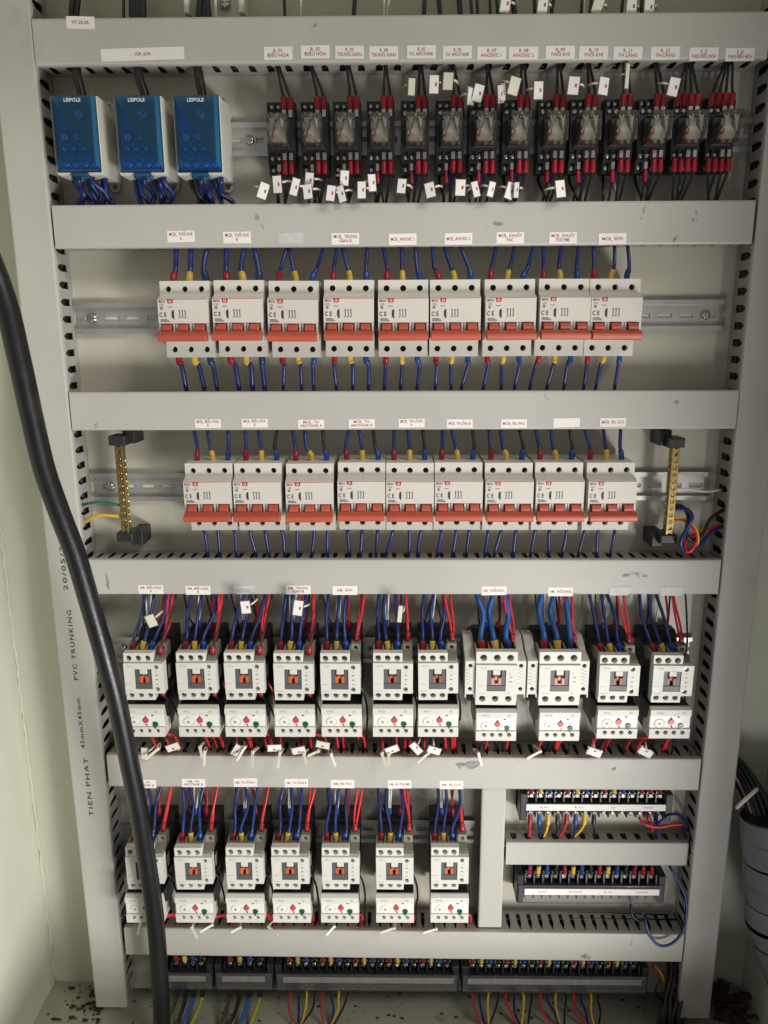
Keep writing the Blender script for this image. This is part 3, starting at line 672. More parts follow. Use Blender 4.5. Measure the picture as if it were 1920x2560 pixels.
# side auxiliary contact blocks on the two large contactors
def aux_template():
    f = MB().prism([(20,36),(40,38),(58,30),(62,27),(80,24),(84,22.5),(84,-20.5),(30,-20.5),(20,-10)], -6, 6, 'x').mesh('f')
    c = MB().cyl(0,16.2,78,90,2.6,14).cyl(0,-13.6,78,90,2.6,14)
    me = soften(cut(f, c.mesh('c')), .4)
    rl = MB()
    for k in range(5):
        zz = 10.4-k*4.4
        rl.tube([(-4.2,84,zz+1.2),(-1.5,84.2,zz+1.2),(-.2,84.2,zz+.4),(.6,84.2,zz-1.0),(4.0,84,zz-1.0)], .55, 6)
    tip = MB().box(-6,-4.6,62,84,-24.5,-20.2).box(4.6,6,62,84,-24.5,-20.2)
    rear = MB().box(-5,5,10,40,-30,30)
    return me, rl.mesh('r'), tip.mesh('t'), rear.mesh('re')
AB = aux_template()
for ci, side, u in ((7,'left',1175.5),(7,'right',1302),(8,'left',1331.5),(8,'right',1460)):
    x, z = at(u, 1687, 84); z = CONT[(4,ci)][1]
    o = thing('auxiliary_contact_block', 'slim cream contact block on the %s side of large contactor %s' % (side, KMN[(4,ci)]), 'contact block', x, 0, z, 'contact blocks beside the large contactors')
    part('housing', AB[0], 'cream', o); part('ridge', AB[1], 'cream', o); part('foot', AB[2], 'cream', o); part('rear_body', AB[3], 'greyp', o)
    for zz in (16.2,-13.6):
        s = part('terminal_screw', SCREW, 'shadesteel', o, 0, 79, zz); s.scale = (2.3,2.3,2.3)
    part('hole_shade_disc', MB().cyl(0,30,47,50.5,2.6,12), 'void', o)  # solid plug, coloured black like the shade of a hole
# wires to the contactors
for (row,i),(x,z,xo,zo,big,who) in CONT.items():
    rw = 'upper' if row == 4 else 'lower'; tp = CTB if big else CT
    top = TZ[4][0] if row == 4 else TZ[5][0]; bot = TZ[5][1] if row == 4 else TZ[6][1]
    W_ = who.replace('under the ','').replace(' sticker','') ; W_ = W_ if W_.startswith('KM') else 'number '+W_.split()[0]
    lean = rj(5)+(9 if i < 4 and row == 4 else -14 if i > 8 else -6 if big else 2)
    for p in range(3):
        xp = x+tp['hx'][p]; ln = lean+rj(3)+(3 if p == 2 else 0)
        c = 'sky' if big else 'blue'; z1 = z+tp['HT']-5
        wire(c, '%s wire into top %s terminal of %s contactor %s' % (CW[c],POLE[p],rw,W_), 'power wires above the %s contactor row' % rw,
             [(xp,64,z1-4),(xp,64,z1+5),(xp+ln*.25+rj(2),60,z1+17),(xp+ln*.75+rj(4.5),44+rj(5),(z1+top)/2+6),(xp+ln+rj(3.5),33,top-2),(xp+ln,26,top+20)], 3.3 if big else 2.1, (BC[p] if not (big and p == 2) else 'bnavy'), 15, 4.7 if big else 3.4)
    # control wires in red to the coil
    cx_ = x+(17.5 if not big else 22); nred = 2
    for q in range(nred):
        ln = rj(2.5)+(4 if i < 5 else -6)
        wire('red', 'red %s control wire into coil terminal of %s contactor %s' % (('inner','outer')[q],rw,W_), 'red control wires above the %s contactor row' % rw,
             [(cx_+q*1.2,56,z+33),(cx_+q*1.4,56,z+40),(cx_+q*2.5+ln*.2+rj(2),48,z+52),(cx_+ln+q*3+rj(4),34+rj(3),top-5),(cx_+ln+q*3,26,top+20)], 1.5, 'bred', 12, 2.5)
    # white pair to the rear terminal, red to the rear terminal
    for q in range(2 if not big else 1):
        ln = rj(4)
        wire('whitew', '%s white signal wire behind %s contactor %s' % (('left','right')[q],rw,W_), 'white signal wires above the %s contactor row' % rw,
             [(x-8+q*1.6,34,z+42),(x-8+q*1.6,34,z+50),(x-8+ln*.5+q*2.4,32,z+60),(x-7+ln+q*3.6,26,top+8),(x-7+ln+q*3.6,18,top+20)], 1.15, 'bblu', 10, 2.2)
    wire('red', 'dark red wire into rear terminal of %s contactor %s' % (rw,W_), 'rear terminal wires above the %s contactor row' % rw,
         [(x+7,34,z+40),(x+7,34,z+50),(x+8+rj(2),30,z+60),(x+8+rj(4),20,top+8),(x+8,16,top+20)], 1.4, 'bred', 13, 2.8)
    for q in range(2):
        ln = (rj(16) or 5)
        wire('blackw', '%s thin black wire crossing behind %s contactor %s' % (('first','second')[q],rw,W_), 'thin black wires behind the %s contactors' % rw,
             [(x-15+q*24,30,z+36),(x-15+q*24,32,z+46),(x-15+q*24+ln*.3,30+rj(6),z+58),(x-14+q*22+ln,22,top+6),(x-14+q*22+ln,16,top+20)], 1.2)
    if (row == 4 and i < 4) or i == 10:
        wire('blackw', 'black wire arching beside %s contactor %s' % (rw,W_), 'black control wires beside the contactors',
             [(x+18,72,z+24),(x+18.4,74,z+32),(x+22,64,z+46),(x+28,36,top-14),(x+28,28,top+3),(x+28,20,top+18)], 1.2, 'bred' if i != 10 else None, 11, 3.1)
    if row == 4 and i < 4:
        wire('blackw', 'black wire with red sleeve under right side of %s contactor %s' % (rw,W_), 'black control wires beside the contactors',
             [(x+17.6,74,z-20),(x+17.8,74,z-30),(x+25,66,z-46),(x+31,58,z-70),(x+31,52,zo-24),(x+29,36,bot+1),(x+29,26,bot-12)], 1.3, 'bred', 10, 3.3)
    else:
        wire('blackw', 'black wire curving down the right side of %s contactor %s' % (rw,W_), 'black control wires beside the contactors',
             [(x+20,64,z-22),(x+25,63,z-30),(x+29,60,z-48),(x+30,54,z-72),(x+29,44,zo-22),(x+28,34,bot+1),(x+28,26,bot-12)], 1.3)
    if row == 4 and i in (1,2):
        wire('red', 'red wire looping down the right side of %s contactor %s' % (rw,W_), 'red control wires beside the contactors',
             [(x+24,60,z-18),(x+30,58,z-36),(x+35,56,z-62),(x+36,50,zo-8),(x+33,38,bot+4),(x+32,28,bot-10)], 1.3)
    # load wires leaving the overload relay
    for q,(xx,c) in enumerate(((-15,'red'),(-7,'blackw'),(3,'blackw'),(14,'red'),(17,'red'),(-1,'red'),(7,'blackw'))):
        if row == 5 and q in (2,5,6): continue
        ln = rj(9)+(6 if i < 7 else -8 if i > 8 else 0)*(1 if c == 'red' else .2); dd = 66 if c == 'red' else 56
        wire(c, '%s %s wire leaving the underside of overload relay %s, %s row' % (ORD[q],CW[c],W_,rw), 'load wires below the %s overload relays' % rw,
             [(xo+xx,dd,zo-18),(xo+xx,dd,zo-24),(xo+xx+ln*.5+rj(3),dd-6+rj(4),zo-31),(xo+xx+ln,44,max(bot+5,zo-44)),(xo+xx+ln*1.2,30,bot+1),(xo+xx+ln*1.2,20,bot-12)], 1.6 if c == 'red' else 1.9, 'bred' if c == 'red' and q < 3 else None, 7, 2.5)

# ================================================================== relays
RX = [691,778,862.5,950,1039.6,1131,1216.6,1304,1397,1479.5,1570,1656.7,1745,1834]
def relay_template():
    so = MB().prism([(7,36),(20,36),(20,28),(26,26),(26,17),(30,17),(30,-17),(27,-17),(27,-29),(21,-29),(21,-39),(7,-39)], -15.2, 15.2, 'x')
    for x in (-14.2,-7.1,0,7.1,14.2):
        so.box(x-.6,x+.6,19,27.5,17,33).box(x-.6,x+.6,26,31,-27.5,-17).box(x-.6,x+.6,20,26,-38.5,-28)
    me = so.mesh('so')
    cv = MB().add([(-10.8,30,14.5),(10.8,30,14.5),(10.8,30,-14.5),(-10.8,30,-14.5),(-10.4,64,14.2),(10.4,64,14.2),(10.4,64,-13.8),(-10.4,64,-13.8)],
                  [(0,1,5,4),(1,2,6,5),(2,3,7,6),(3,0,4,7),(4,5,6,7)]).mesh('cv')
    soften(cv, .9)
    arm = MB().prism([(-9,-8),(-6,-11),(6,-11),(9,-8),(8,-2),(3.5,2),(1.4,11),(-1.4,11),(-3.5,2),(-8,-2)], 34, 50, 'd').mesh('arm'); soften(arm, 1.2)
    arms = []
    for pts in (((-7.5,56,11),(-5.5,57,5),(-8.2,52,-4)),((-3.4,57,11.5),(-4.6,57,5),(-7.6,54,-2)),((3.4,57,11.5),(4.6,57,5),(7.6,54,-2)),((7.5,56,11),(5.5,57,5),(8.2,52,-4))):
        arms.append(MB().tube(spline(pts,5), 1.15, 6).mesh('arm'))
    tag = MB().add([(-8.6,53,-5.8),(-5.6,53.5,-6.8),(-4.2,53.5,-1.4),(-6.2,53,-.8),(-8.6,51,-5.8),(-5.6,51.5,-6.8),(-4.2,51.5,-1.4),(-6.2,51,-.8)],[(0,1,2,3),(7,6,5,4),(0,4,5,1),(1,5,6,2),(2,6,7,3),(3,7,4,0)]).mesh('tag')
    core = MB().box(-10,10,31,36,-13.6,13).bbox(-9.6,-6.2,31,55,1,7.5,.6).bbox(6.2,9.6,31,55,1,7.5,.6)
    lg = MB(); put_text(lg, 'LS', 2.4, 0, 11.8, 64.3, bold=.05); put_text(lg, 'MY4', 1.6, 0, 8.6, 64.3)
    fr = MB().box(-10,10,32,46,-13.4,-10.6)
    return dict(so=me, cv=cv, arm=arm, arms=arms, tag=tag, core=core.mesh('co'), lg=lg.mesh('lg'), fr=fr.mesh('fr'))
FORK = MB().bbox(-2.2,2.2,0,1.6,-3.5,4.5,.4).mesh('fork')
RT = relay_template()
def make_relay():
    o = thing('relay', '', 'relay')
    part('socket', RT['so'], 'dark', o); part('armature', RT['arm'], 'nylon', o); part('coil_core', RT['core'], 'cream', o); part('coil_foot', RT['fr'], 'rust', o)
    for a in RT['arms']: part('contact_arm', a, 'whitew', o)
    part('indicator', RT['tag'], 'btn', o); part('cover', RT['cv'], 'cover', o); part('lettering', RT['lg'], 'pale_ink', o)
    for x in (3.5,10.6): part('fork_terminal', FORK, 'steel', o, x, 27, 22)
    for x in (3.5,10.6): part('fork_terminal', FORK, 'steel', o, x, 31, -22)
    part('fork_terminal', FORK, 'steel', o, -3.5, 26, -32.5)
    for x in (-10.6,-3.5,3.5,10.6):
        for zz,dd in ((30.5,20),(22,26),(-22.5,27),(-33.5,21)):
            s = part('terminal_screw', SCREW, 'steel', o, x, dd, zz); s.scale = (2.5,3.0,2.5); s.rotation_euler = (0, random.uniform(0,3.1), 0)
    return o
rp_ = make_relay(); RZ = at(960,317,64)[1]; REL = []
for i,u in enumerate(RX):
    x = at(u,317,64)[0]; o = rp_ if i == 0 else copy_tree(rp_); o.location = loc3(x,0,RZ); REL.append(x)
    o['label'] = '%s black socket relay from the left, clear cover, under sticker R_%02d' % (ORD[i], i+1); o['group'] = 'plug-in relays in the top row'
    for ch in o.children:
        if ch.name.startswith('terminal_screw'): ch.rotation_euler = (0, random.uniform(0,3.1), 0)
T1B, T2T = TZ[1][0], TZ[2][1]
for i,x in enumerate(REL):
    four = i >= 12; xs = (-10.6,-3.5,3.5,10.6) if four else (3.5,10.6)
    ln0 = rj(4)
    for q,xx in enumerate(xs):
        wire('blackw', '%s black wire with red sleeve into top of the %s relay' % (ORD[q],ORD[i]), 'black wires above the relays',
             [(x+xx,25,RZ+26),(x+xx,27,RZ+38),(x+xx*.8+ln0*.3,28,RZ+48),(x+xx*.35+ln0+rj(1.5),32,T1B+1),(x+xx*.3+ln0,24,T1B+14)], 1.5, 'bred', 13.5, 3.35)
        
    for q,xx in enumerate(xs):
        ln = rj(3)
        wire('blackw', '%s black wire with red sleeve leaving bottom of the %s relay' % (ORD[q],ORD[i]), 'black wires below the relays',
             [(x+xx,31,RZ-26),(x+xx,32,RZ-38),(x+xx*.9,31,RZ-46),(x+xx*.7+ln*.6-2,30,(RZ-46+T2T)/2),(x+xx*.5+ln-3,28,T2T),(x+xx*.5+ln-3,20,T2T-14)], 1.6, 'bred', 14, 3.3)
    if not four:
        wire('blackw', 'black wire with low red sleeve at lower left of the %s relay' % ORD[i], 'black wires below the relays',
             [(x-3.5,26,RZ-36),(x-3.5,27,RZ-47),(x-4.5,27,RZ-54),(x-7+rj(2),28,T2T+6),(x-8,24,T2T-12)], 1.5, 'bred', 13, 2.8)
        ln = rj(7)
        wire('blackw', 'slack black wire passing behind the %s relay' % ORD[i], 'black wires below the relays',
             [(x-10,10,RZ-37),(x-10,14,RZ-46),(x-9+ln*.5,20+rj(4),RZ-54),(x-6+ln,24,T2T+4),(x-6+ln,18,T2T-12)], 1.5)
        wire('blackw' if i % 2 else 'whitew', '%s wire with blue sleeve under the %s relay' % ('black' if i % 2 else 'white',ORD[i]), 'thin wires below the relays',
             [(x+1,20,RZ-36),(x+1,20,RZ-48),(x+1.5+rj(1),22,RZ-56),(x+2+rj(2),24,T2T+4),(x+2,18,T2T-12)], 1.1, 'bblu', 13, 2.5)
    else:
        wire('whitew', 'white wire between the black wires under the %s relay' % ORD[i], 'thin wires below the relays',
             [(x+1,18,RZ-36),(x+1,18,RZ-48),(x+1,20,RZ-56),(x+1,22,T2T+4),(x+1,18,T2T-12)], 1.1)

# ================================================================== distribution blocks
DBX = [(189,'leftmost',198,8),(348,'middle',352,6),(494,'rightmost',501,6)]
def block_template():
    W, H = 24.6, 38.5
    hs = MB().prism([(0,-H),(56,-H),(60,-H+2),(60,H-1),(56,H),(0,H)], -W, W, 'x').mesh('h')
    hs = cut(hs, MB().box(-W+1.4,W-1.4,40,70,-H+2,H-1.5).mesh('c')); soften(hs, .5)
    inn = MB().box(-W+1.5,W-1.5,39,52,-H+2,H-1.6).bbox(-15,20,52,56.5,4,33,1).prism([(52,3.5),(56,3.5),(56,-6),(55,-7),(55,-18),(53.6,-19),(53.6,-34),(52,-34)],-21,21,'x').mesh('i')
    hl = MB()
    for xx,zz,dd,r in [(4,20,56.5,7.6)]+[(q,-1,56,5.4) for q in (-13,0,13)]+[(q,-12.5,55,4.0) for q in (-15,-5,5,15)]+[(q,-27,53.6,4.6) for q in (-15,-5,5,15)]: hl.cyl(xx,zz,dd-2,dd+.25,r,16)  # solid discs, black in place of the shade within each hole
    cv = MB().bbox(-W+.9,W-.9,57,63.5,-H+2.5,H-.4,2.2).box(-9,9,50,61,-H-4,-H+2.5).mesh('c'); soften(cv, .5)
    em = []
    for zz in (1,-1):
        ear = MB(); pr = [(12,zz*(H-3)),(12,zz*(H+4)),(14,zz*(H+8)),(19,zz*(H+9)),(23,zz*(H+6)),(24,zz*(H-3))]
        ear.prism(pr, 1, 5, 'd')
        em.append(cut(ear.mesh('e'), MB().cyl(18,zz*(H+3.2),0,8,3,14).mesh('c')))
    tx = MB(); put_text(tx, 'LEIPOLE', 5.0, 0, H-5.6, 63.75, bold=.08)
    pt = MB()
    for r_,zz in enumerate((26,22,17.5,13.5)): pt.box(-14,-5+(r_%2)*2,56.55,56.8,zz-.5,zz+.5)
    return dict(hs=hs, inn=inn, cv=cv, em=em, tx=tx.mesh('tx'), pt=pt.mesh('pt'), hl=hl.mesh('hl'))
BT_ = block_template()
bp_ = thing('distribution_block', '', 'distribution block')
part('housing', BT_['hs'], 'cream', bp_); part('terminal_block', BT_['inn'], 'dbase', bp_); part('hole_shade_disc', BT_['hl'], 'void', bp_); part('cover', BT_['cv'], 'cover_blue', bp_); part('mounting_ear', BT_['em'][0], 'cream', bp_); part('mounting_ear', BT_['em'][1], 'cream', bp_); part('lettering', BT_['tx'], 'white_ink', bp_); part('print', BT_['pt'], 'white_ink', bp_)
for xx,zz,dd,r in [(4,20,56.8,6.0)]+[(q,-1,56.3,4.2) for q in (-13,0,13)]+[(q,-12.5,55.3,3.0) for q in (-15,-5,5,15)]+[(q,-27,53.9,3.8) for q in (-15,-5,5,15)]:
    s = part('terminal_screw', SLOT, 'litscrew', bp_, xx, dd, zz); s.scale = (r,r,r); s.rotation_euler = (0, random.uniform(0,3), 0)  # steel screws coloured pale so they look lit beneath the blue cover
for i,(u,nm,cu,nb) in enumerate(DBX):
    x, z = at(u, 337, 62); o = bp_ if i == 0 else copy_tree(bp_); o.location = loc3(x,0,z); o['label'] = '%s distribution block with translucent blue cover' % nm; o['group'] = 'blue distribution blocks'
    xc = at(cu, 210, 38)[0]
    wire('blackw', 'thick black cable from trunking into %s blue distribution block' % nm, 'thick black supply cables', [(x+2,40,z+36),(x+2,40,z+46),(xc,40,z+58),(xc-3,34,T1B+4),(xc-3,26,T1B+22)], 4.9, n=12)
    for q in range(nb):
        xq = x-17+q*(36/(nb-1)); c = 'blackw' if i == 2 and q < 2 else 'blue'
        wire(c, '%s %s wire under the %s blue distribution block' % (ORD[q],CW[c],nm), 'wires below the distribution blocks', [(xq,30+(q%3)*8,z-36),(xq,30+(q%3)*8,z-44),(xq+rj(6)+3,30+(q%2)*6,z-54),(xq+rj(7)+3,30,T2T+2),(xq+rj(7)+2,22,T2T-16)], 2.7, n=9)

# ================================================================== earth bars
def earth_bar(label, utop, vtop, ubot, vbot, mirror, d=46):
    xa, za = at(utop,vtop,d); xb, zb = at(ubot,vbot,d); x = (xa+xb)/2; z = (za+zb)/2; h = (za-zb)/2
    o = thing('earth_bar', label, 'earth bar', x, 0, z, 'brass earth bars'); s = -1 if mirror else 1
    body = MB().bbox(-4.6,4.6,36,46,-h,h,.6); bm = body.mesh('b'); c = MB(); 
    n = 14; zz = [h-6-k*(2*h-12)/(n-1) for k in range(n)]
    for q in zz: c.cyl(0, q, 43.5, 50, 2.6, 12)
    c = c.mesh('c'); part('bar', cut(bm, c), 'brass', o)
    for k,q in enumerate(zz):
        if k in (0,n-1,n-2,1): continue
        p = part('bar_screw', SLOT, 'brass_screw', o, 0, 43.8, q); p.scale = (2.3,3.4,2.3); p.rotation_euler = (0, random.uniform(0,3.1), 0)
        side = MB().tube([(s*4.4,41,q-2.5),(s*6.4,41,q-2.5)], 2.0, 10); part('side_screw', side, 'brass_screw', o)
    for sg in (1,-1):
        hm = MB().bbox(-10.5,9,20,48,sg*(h-1)-5.5,sg*(h-1)+5.5,1.2).bbox(s*2 if s > 0 else -16, 16 if s > 0 else -2, 0,34, sg*(h+3)-9,sg*(h+3)+9,1.0)
        part('holder', hm, 'dark', o)
    return o
earth_bar('brass earth bar with screws left of the lower breaker row', 288, 1100, 320, 1345, False)
earth_bar('brass earth bar with screws right of the lower breaker row', 1700, 1105, 1665, 1350, True)
def pxw(c, label, group, pts, r, **kw):
    return wire(c, label, group, [(at(u,v,d)[0], d, at(u,v,d)[1]) for u,v,d in pts], r, **kw)
pxw('teal', 'green wire from left earth bar to left trunking', 'earth wires', [(305,1263,40),(280,1260,42),(250,1255,40),(215,1260,34),(196,1266,28)], 1.7)
pxw('yellow', 'yellow wire from left earth bar to left trunking', 'earth wires', [(312,1292,40),(280,1289,42),(250,1288,40),(222,1297,34),(204,1304,26)], 2.0)
pxw('whitew', 'white wire from right earth bar to right trunking', 'earth wires', [(1690,1222,40),(1720,1223,40),(1760,1229,36),(1792,1226,28),(1803,1224,22)], 1.4)
pxw('blackw', 'black wire looping out of the right earth bar', 'earth wires', [(1682,1265,40),(1705,1266,46),(1720,1290,52),(1716,1330,54),(1728,1350,54),(1755,1335,50),(1778,1295,42),(1812,1273,30)], 2.2)
pxw('blue', 'blue wire looping out of the right earth bar', 'earth wires', [(1682,1271,40),(1712,1272,50),(1730,1290,58),(1718,1320,58),(1702,1355,58),(1712,1378,54),(1745,1365,48),(1780,1330,40),(1812,1312,30)], 2.4)
pxw('red', 'red wire looping out of the right earth bar', 'earth wires', [(1680,1298,40),(1710,1300,50),(1738,1325,58),(1742,1355,58),(1722,1380,58),(1712,1366,52),(1728,1340,46),(1770,1325,38),(1812,1308,30)], 2.0)
pxw('yellow', 'thin yellow wire looping out of the right earth bar', 'earth wires', [(1682,1295,44),(1715,1297,52),(1742,1325,60),(1746,1356,60),(1738,1362,50),(1755,1325,42),(1785,1285,34),(1808,1271,26)], 1.0)

# ================================================================== terminal blocks
def terminal_block(label, u0, u1, vc, d, n, strip_u0, strip_u1, hz=22, covered=False, text=(), grp='barrier terminal blocks', strip='paper', strip_dz=0.0):
    x0, z = at(u0,vc,d); x1, _ = at(u1,vc,d); xm = (x0+x1)/2
    o = thing('terminal_block', label, 'terminal block', xm, 0, z, grp); hw = (x1-x0)/2
    b_ = MB().box(-hw,hw,2,14,-hz,hz).prism([(13,-6),(d-2,-5),(d-2,5),(13,6)], -hw+8, hw-8, 'x')
    for s in (-1,1): b_.bbox(s*hw-(0 if s < 0 else 9), s*hw+(9 if s < 0 else 0), 2, d+1, -hz, hz, 1)
    part('body', b_, 'dark', o)
    s0 = at(strip_u0,vc,d)[0]-xm; s1 = at(strip_u1,vc,d)[0]-xm; p = (s1-s0)/n
    fn = MB()
    for k in range(n+1):
        fn.prism([(13,hz-1),(d-5,hz-2),(d-3,6),(d-3,-6),(d-5,-hz+2),(13,-hz+1)], s0+k*p-.9, s0+k*p+.9, 'x')
    part('barrier', fn, 'dark', o)
    for k in range(n):
        for zz in (13.0,-13.0):
            s = part('terminal_screw', SCREW, 'steel', o, s0+(k+.5)*p, 25.5, zz); s.scale = (3.7,4.5,3.7); s.rotation_euler = (0, random.uniform(0,3.1), 0)
            if k % 2 == 0 or zz > 0:
                part('clamp_plate', CLAMP, 'steel', o, s0+(k+.5)*p, 21.5, zz)
    part('marker_strip', MB().box(s0-2,s1+2,d-1 if not covered else d+3,d+.6 if not covered else d+4.5,-4.6+strip_dz,4.6+strip_dz), strip, o)
    t = MB()
    for q,s in enumerate(text): put_text(t, s, 3.2, s0+(s1-s0)*(q+.5)/len(text), strip_dz, d+.8 if not covered else d+4.7)
    if text: part('lettering', t, 'ink', o)
    if covered:
        part('cover', MB().bbox(-hw+2,hw-2,d+1.6,d+3.9,-hz+1,7.5,.6), 'smoke', o)
    return xm, z, s0, p
CLAMP = MB().bbox(-4.4,4.4,0,4,-4.2,4.2,.4).mesh('clamp')
TA = terminal_block('upper right-hand black terminal block with white marker strip', 1300, 1680, 2018, 34, 15, 1318, 1664, 20, False, ('ĐL PAC','ĐL CLO','BÙN','THỔI KHÍ'))
TBk = terminal_block('lower right-hand black terminal block with clear cover', 1292, 1662, 2222, 36, 15, 1314, 1642, 21, True, ('ĐL PAC','ĐL POLYME','ĐL CLO','TH ROTARY'), strip_dz=-1)
seqA = ['red','yellow','blue','blackw']*4
BSEQ = {'red':'bred','yellow':'byel','blue':'bblu','blackw':'bblk','sky':'bblu','stripe':'bblk','brown':'bblk'}
for k in range(15):
    xm,z,s0,p = TA; xx = xm+s0+(k+.5)*p; c = seqA[k] if k < 12 else 'red'
    wire('blackw' if c == 'blackw' else 'blue', '%s wire from the left, above the upper right-hand terminal block' % ORD[k], 'short wires above the right-hand terminal blocks', [(xx,27,z+17.5),(xx,28,z+24),(xx+rj(1),28,z+30),(xx+rj(2),26,TZ[5][0]+4),(xx,20,TZ[5][0]+14)], 1.7, BSEQ[c], 12, 2.9)
    xm,z,s0,p = TBk; xx = xm+s0+(k+.5)*p
    wire('blackw' if c == 'blackw' else 'blue', '%s wire from the left, above the lower right-hand terminal block' % ORD[k], 'short wires above the right-hand terminal blocks', [(xx,27,z+17.5),(xx,28,z+24),(xx+rj(1),29,z+32),(xx+rj(1),24,sz0+2),(xx,18,sz0+12)], 1.7, BSEQ[c], 13, 3.0)
xm,z,s0,p = TA
for k,c in enumerate(['red','blue','yellow','blackw','red','blue','yellow','blackw']):
    xx = xm+s0+(k+.5)*p; ln = (0,4,-4,0,-8,0,-12,4)[k]
    wire(c, '%s %s wire hanging below the upper right-hand terminal block' % (ORD[k],CW[c]), 'wires below the upper right-hand terminal block', [(xx,26,z-13),(xx,26,z-24),(xx+ln*.1,27,z-32),(xx+ln*.5,26,z-42),(xx+ln,22,sz1+1),(xx+ln,14,sz1-12)], 1.7, BSEQ[c], 17, 3.1)
pxw('red', 'orange-red wire curving below the right end of upper terminal block', 'wires below the upper right-hand terminal block', [(1596,2042,30),(1612,2060,36),(1645,2068,38),(1680,2062,38),(1706,2061,36)], 1.9, end_boot=None)
pxw('red', 'short red wire under the fourteenth screw of upper terminal block', 'wires below the upper right-hand terminal block', [(1620,2034,28),(1622,2048,30),(1628,2062,28),(1634,2080,18)], 2.0, boot='bred', blen=12)
pxw('blue', 'blue wire bending right below the upper right-hand terminal block', 'wires below the upper right-hand terminal block', [(1642,2034,28),(1642,2060,32),(1648,2055,36),(1680,2036,36),(1702,2040,30),(1722,2070,22),(1730,2110,18)], 1.8)
pxw('blue', 'blue wire dropping into the short horizontal trunking slot', 'wires below the upper right-hand terminal block', [(1638,2040,24),(1638,2070,24),(1640,2090,20),(1644,2106,14)], 2.2)
pxw('blue', 'long blue wire hanging in a loop over the lowest trunking', 'loose wires at the lower right', [(1672,2160,24),(1678,2172,34),(1705,2221,40),(1716,2259,44),(1711,2318,52),(1684,2356,58),(1650,2364,58),(1624,2338,54),(1612,2295,46),(1608,2284,30)], 1.9, k=8)
pxw('blackw', 'dark wire bending from lower terminal block into lowest trunking', 'loose wires at the lower right', [(1574,2240,30),(1577,2262,30),(1582,2290,32),(1600,2302,34),(1620,2296,30)], 1.9)
for i in range(9):
    pxw('blackw', 'dark wire falling beside the right trunking, %s of its bunch' % ORD[i], 'dark wires beside the right trunking', [(1700+i*2,2060+i*4,20),(1722+rj(4),2090+i*3,24+rj(4)),(1727+rj(5),2140,22+rj(5)),(1722+rj(4),2190,14)], 2.2)
# bottom row of blocks
TBL = [terminal_block('bottom black terminal block half hidden by the thick black cable', 395, 533, 2440, 36, 4, 428, 512, 20, True, (), 'bottom terminal blocks', 'faded_shaded_paper'),
       terminal_block('second bottom black terminal block from the left', 537, 684, 2441, 36, 4, 560, 660, 20, True, (), 'bottom terminal blocks', 'faded_shaded_paper'),
       terminal_block('long bottom black terminal block in the middle', 688, 1147, 2443, 36, 20, 712, 1130, 20, True, (), 'bottom terminal blocks', 'faded_shaded_paper'),
       terminal_block('long bottom black terminal block on the right', 1153, 1620, 2447, 36, 20, 1172, 1598, 20, True, (), 'bottom terminal blocks', 'faded_shaded_paper')]
BN = ['first','second','third','fourth']
for j,(xm,z,s0,p) in enumerate(TBL):
    n = 4 if j < 2 else 20
    for k in range(n):
        c = ['red','yellow','blue','blackw'][k % 4]; xx = xm+s0+(k+.5)*p
        wire('blackw' if c == 'blackw' else 'blue', 'short wire into the %s screw atop the %s bottom terminal block' % (ORD[k],BN[j]), 'short wires above the bottom terminal blocks', [(xx,27,z+17.5),(xx,28,z+24),(xx+rj(1),28,z+30),(xx+rj(1),24,TZ[6][0]+2),(xx,18,TZ[6][0]+12)], 1.9 if n > 4 else 2.6, BSEQ[c], 11, 2.7 if n > 4 else 3.4)
zf = ZF+2
for j,seq,thick in ((0,['brown','blackw','sky','stripe'],2.7),(1,['brown','blackw','sky','stripe'],2.7)):
    xm,z,s0,p = TBL[j]
    for k,c in enumerate(seq):
        xx = xm+s0+(k+.5)*p
        wire(c, '%s wire below the %s bottom terminal block' % (CW[c],BN[j]), 'wires below the bottom terminal blocks', [(xx,28,z-13),(xx,30,z-26),(xx-2+rj(1),34,z-42),(xx-8+rj(2),44,(z-42+zf)/2),(xx-16+rj(3),58,zf+4),(xx-26,84,zf+2)], thick, 'bblk', 24, 3.8)
def quad(j, ks, tx, cable_label):
    xm,z,s0,p = TBL[j]; e = xm+s0+(ks[0]+tx)*p
    for q,(k,c) in enumerate(zip(ks,['red','blue','yellow','blackw'])):
        xx = xm+s0+(k+.5)*p; xb = xx+(e-xx)*.62+rj(3)
        wire(c, '%s wire at the %s screw under the %s bottom terminal block' % (CW[c],ORD[k],BN[j]), 'wires below the bottom terminal blocks',
             [(xx,28,z-13),(xx,30,z-24),(xx+rj(2),33,z-36),(xx+(xb-xx)*.35+rj(4),38,z-52),(xb,46,z-70),(e+(q-1.5)*2,60,max(z-92,zf+4)),(e+(q-1.5)*2-4,80,zf+3)], 1.5, BSEQ[c], 15, 2.9)
    part_ = wire('blackw', 'black cable jacket gathering wires below the %s bottom block, %s screw' % (BN[j],ORD[ks[0]]), 'cable jackets at the cabinet floor', [(e-2,74,zf+7),(e-6,86,zf+6),(e-12,110,zf+6),(e-16,150,zf+6)], 5.2, n=10)
quad(2,(0,1,2,3),1.2,''); quad(2,(4,5,6,7),1.0,'')
quad(3,(0,1,2,3),2.2,''); quad(3,(4,5,6,7),2.6,''); quad(3,(8,9,10,11),3.2,''); quad(3,(12,13,14,15),3.0,'')
